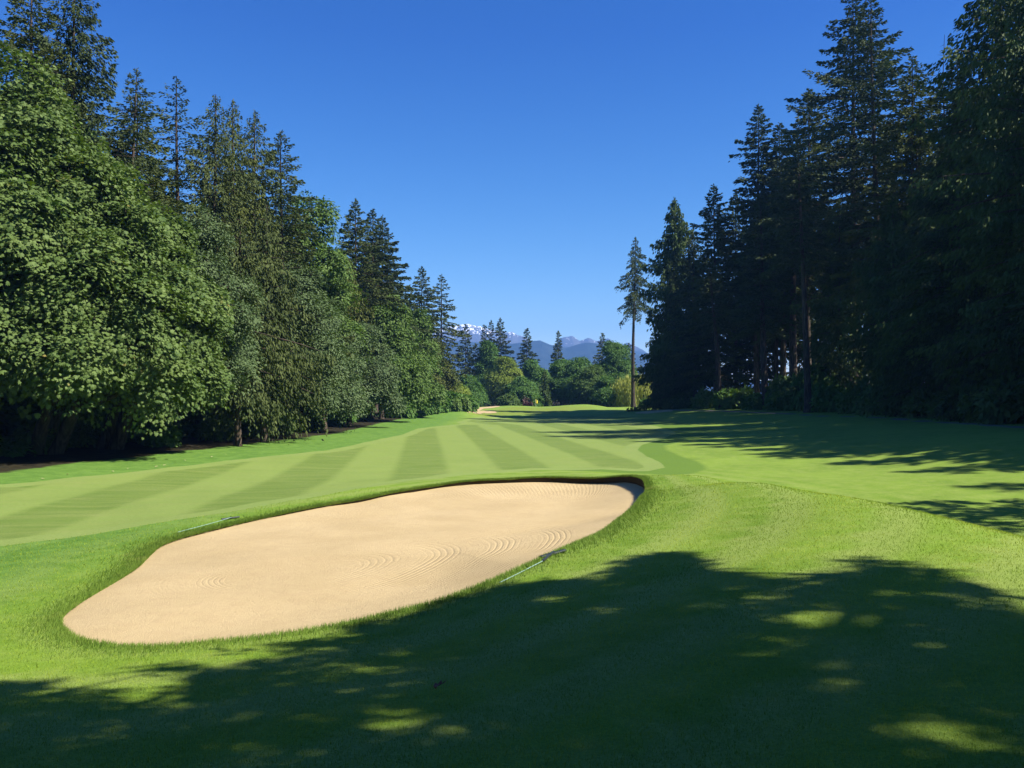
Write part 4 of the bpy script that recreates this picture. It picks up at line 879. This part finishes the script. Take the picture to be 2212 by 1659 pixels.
# ------------------------------------------------------------------ small things
def plain(name, col, rough=.5, spec=.4, var=.1):
    q = N(name); n_ = q.noise(12, 4, .6, q.pos()); c = q.mix(n_, tuple(v * (1 - var) for v in col), tuple(min(1, v * (1 + var)) for v in col)); return q.out(q.pbr(c, rough, spec))
M_MINT = plain('pale fibreglass', (.24, .36, .30), .35, .5); M_RAKE = plain('black plastic', (.018, .024, .026), .45, .4)
M_FLAG = plain('yellow cloth', (.85, .66, .06), .8, .1); M_POLE = plain('pole enamel', (.55, .58, .45), .4, .5)
def rake(label, pa, pb, ph0, ph1, lift=.035):
    """pa..pb handle ends, ph0..ph1 head ends as seen on the lawn"""
    a, b = hit(*pa), hit(*pb); h0, h1 = hit(*ph0), hit(*ph1)
    o = empty('bunker_rake', tuple(b)); tag(o, label, 'rake', 'rakes lying beside the bunker')
    T = Tubes(); q = np.linspace(0, 1, 8)[:, None]; pts = (a - b) * q; pts[:, 2] = ground(a[0] * q[:, 0] + b[0] * (1 - q[:, 0]), a[1] * q[:, 0] + b[1] * (1 - q[:, 0])) - b[2] + lift + .02 * (1 - q[:, 0]); T.add(pts, .0055, 8)
    link('handle', T.mesh('handle', M_MINT), o)
    T = Tubes(); hd = h1 - h0; L = np.linalg.norm(hd[:2]); c = (h0 + h1) / 2 - b; u_ = hd / L * min(L, .5) / 2
    q = np.linspace(-1, 1, 9)[:, None]; bar = c + u_ * q + np.array([0, 0, .03]); T.add(bar, .018, 6)
    n_ = np.array([-u_[1], u_[0], 0]); n_ /= np.linalg.norm(n_)
    for k in np.linspace(-.95, .95, 15): p = c + u_ * k + np.array([0, 0, .03]); T.add([p, p + n_ * .03 + [0, 0, .008], p + n_ * .055 + [0, 0, .004]], [.009, .008, .004], 5)
    link('head', T.mesh('head', M_RAKE), o)
    T = Tubes(); e = pts[0]; T.add([e, (e + c + [0, 0, .05]) / 2, c + [0, 0, .05]], .018, 6); link('socket', T.mesh('socket', M_RAKE), o)
rake('rake with a pale handle lying on the grass behind the left part of the bunker', (384, 1153), (500, 1122.5), (479, 1124.5), (517, 1119.5), .03)
rake('rake half sunk in the fringe grass on the near right side of the bunker', (1079, 1260), (1172, 1217), (1169, 1209), (1222, 1194), .008)
# flag
p = hit(1170, 881); x = (2109.5 * .5486 - 1106) / 1790 * 152; y = 152.; z = gz(x, y); top = aty(1157, 862.5, y)[2]
o = empty('golf_flag', (x, y, z)); tag(o, 'yellow flag on its pin standing in the green before the dark trees', 'golf flag')
T = Tubes(); T.add([(0, 0, -.1), (0, 0, (top - z) / 2), (0, 0, top - z)], .022, 8); link('pole', T.mesh('pole', M_POLE), o)
nx, nz = 14, 8; gx, gzz = np.meshgrid(np.linspace(0, 1, nx), np.linspace(0, 1, nz))
V = np.stack([.02 + .34 * gx + .0 * gzz, .08 * np.sin(gx * 7 + gzz * 2) * gx, (top - z) - .02 - .62 * gzz - .20 * gx * (1 - .3 * gzz)], -1).reshape(-1, 3)
i = np.arange(nz - 1)[:, None] * nx; j = np.arange(nx - 1)[None]; F = np.stack([i + j, i + j + 1, i + nx + j + 1, i + nx + j], -1).reshape(-1, 4)
V2 = V.copy(); V2[:, 1] += .012; rimf = []
fl = mesh_np('cloth', np.concatenate([V, V2]), np.concatenate([F, F[:, ::-1] + len(V)]), M_FLAG, True); link('cloth', fl, o)
# fallen leaf
p = hit(942, 1504); M_DEAD = plain('dead leaf', (.20, .07, .04), .7, .2, .3)
V, F = leaves(np.array([[0, 0, .02]]), norm(np.array([[.8, .5, .15]])), norm(np.array([[.5, -.8, .25]])), np.array([.085]), LEAF, .35)
o = link('fallen_leaf', mesh_np('fallen_leaf', V, F, M_DEAD), loc=tuple(p + [0, 0, .02])); tag(o, 'curled reddish brown leaf on the shaded grass in the foreground', 'leaf')
M_PALE = plain('pale fallen leaf', (.30, .30, .14), .7, .2, .3); rg = np.random.RandomState(12)
for k, (u, v) in enumerate([(384, 1004), (352, 1010), (330, 1013), (404, 1000), (510, 984), (560, 973), (452, 992), (280, 1018), (150, 1030), (240, 1024), (486, 987), (620, 965), (205, 1018), (95, 1040)]):
    p = hit(u + rg.uniform(-6, 6), v - 4); a = rg.uniform(0, 6.28)
    V, F = leaves(np.array([[0, 0, .02]]), norm(np.array([[cos(a), sin(a), .3]])), norm(np.array([[-sin(a), cos(a), .3]])), np.array([rg.uniform(.06, .12)]), LEAF, .3)
    o = link('fallen_leaf', mesh_np('fallen_leaf', V, F, M_PALE), loc=tuple(p + [0, 0, .03])); tag(o, 'pale fallen leaf on the strip of rough below the left trees', 'leaf', 'pale leaves scattered on the left rough')
# houses glimpsed behind the trees
M_WALL = plain('house siding', (.62, .60, .56), .8, .2); M_ROOF = plain('shingle roof', (.16, .11, .10), .9, .1, .3); M_GLASS = plain('dark window', (.03, .04, .05), .1, .6); M_TRIM = plain('white trim', (.75, .75, .73), .6, .3)
def boxm(name, lo, hi, mat):
    lo, hi = np.array(lo, float), np.array(hi, float); V = np.array([[(lo, hi)[a][0], (lo, hi)[b][1], (lo, hi)[c][2]] for a in (0, 1) for b in (0, 1) for c in (0, 1)])
    F = np.array([[0, 1, 3, 2], [4, 6, 7, 5], [0, 4, 5, 1], [2, 3, 7, 6], [0, 2, 6, 4], [1, 5, 7, 3]]); return mesh_np(name, V, F, mat)
def house(u, y, w, h, rf, label, rz):
    x, y, z = spot(u, y); o = empty('house', (x, y, z), rz); tag(o, label, 'house', 'houses behind the course')
    wl = link('wall', boxm('wall', (-w / 2, -3, -.3), (w / 2, 3, h), M_WALL), o)
    V = np.array([(-w / 2 - .5, -3.6, h + .004), (w / 2 + .5, -3.6, h + .004), (w / 2 + .5, 3.6, h + .004), (-w / 2 - .5, 3.6, h + .004), (-w / 2 - .5, 0, h + rf), (w / 2 + .5, 0, h + rf)])
    link('roof', mesh_np('roof', V, [np.array([[0, 1, 5, 4], [2, 3, 4, 5], [0, 3, 2, 1]]), np.array([[0, 4, 3], [1, 2, 5]])], M_ROOF), o)
    for k in (-.3, .3):
        f = link('window', boxm('window', (w * k - .7, -3.06, h * .45), (w * k + .7, -3.003, h * .45 + 1.2), M_TRIM), o)
        link('pane', boxm('pane', (w * k - .6, -3.085, h * .45 + .1), (w * k + .6, -3.062, h * .45 + 1.1), M_GLASS), f)
house(1421, 176, 7, 3.1, 1.9, 'pale house with a brown roof glimpsed between the willow and the right wood', .2)
house(928, 168, 7, 5.6, 2., 'pale house glimpsed through the gap at the end of the left wood', -.3)

# ------------------------------------------------------------------ haze
q = N('haze air'); v_ = q.n('ShaderNodeVolumePrincipled'); v_.inputs['Color'].default_value = (.19, .44, 1, 1); v_.inputs['Density'].default_value = 2.3e-4; v_.inputs['Anisotropy'].default_value = 0.0
hz = link('haze', boxm('haze', (-4120, -4120, -4), (4120, 4120, 340), q.out(None, v_.outputs[0]))); tag(hz, 'thin blue haze over the whole valley', 'haze', kind='stuff')
S.cycles.volume_step_rate = 10
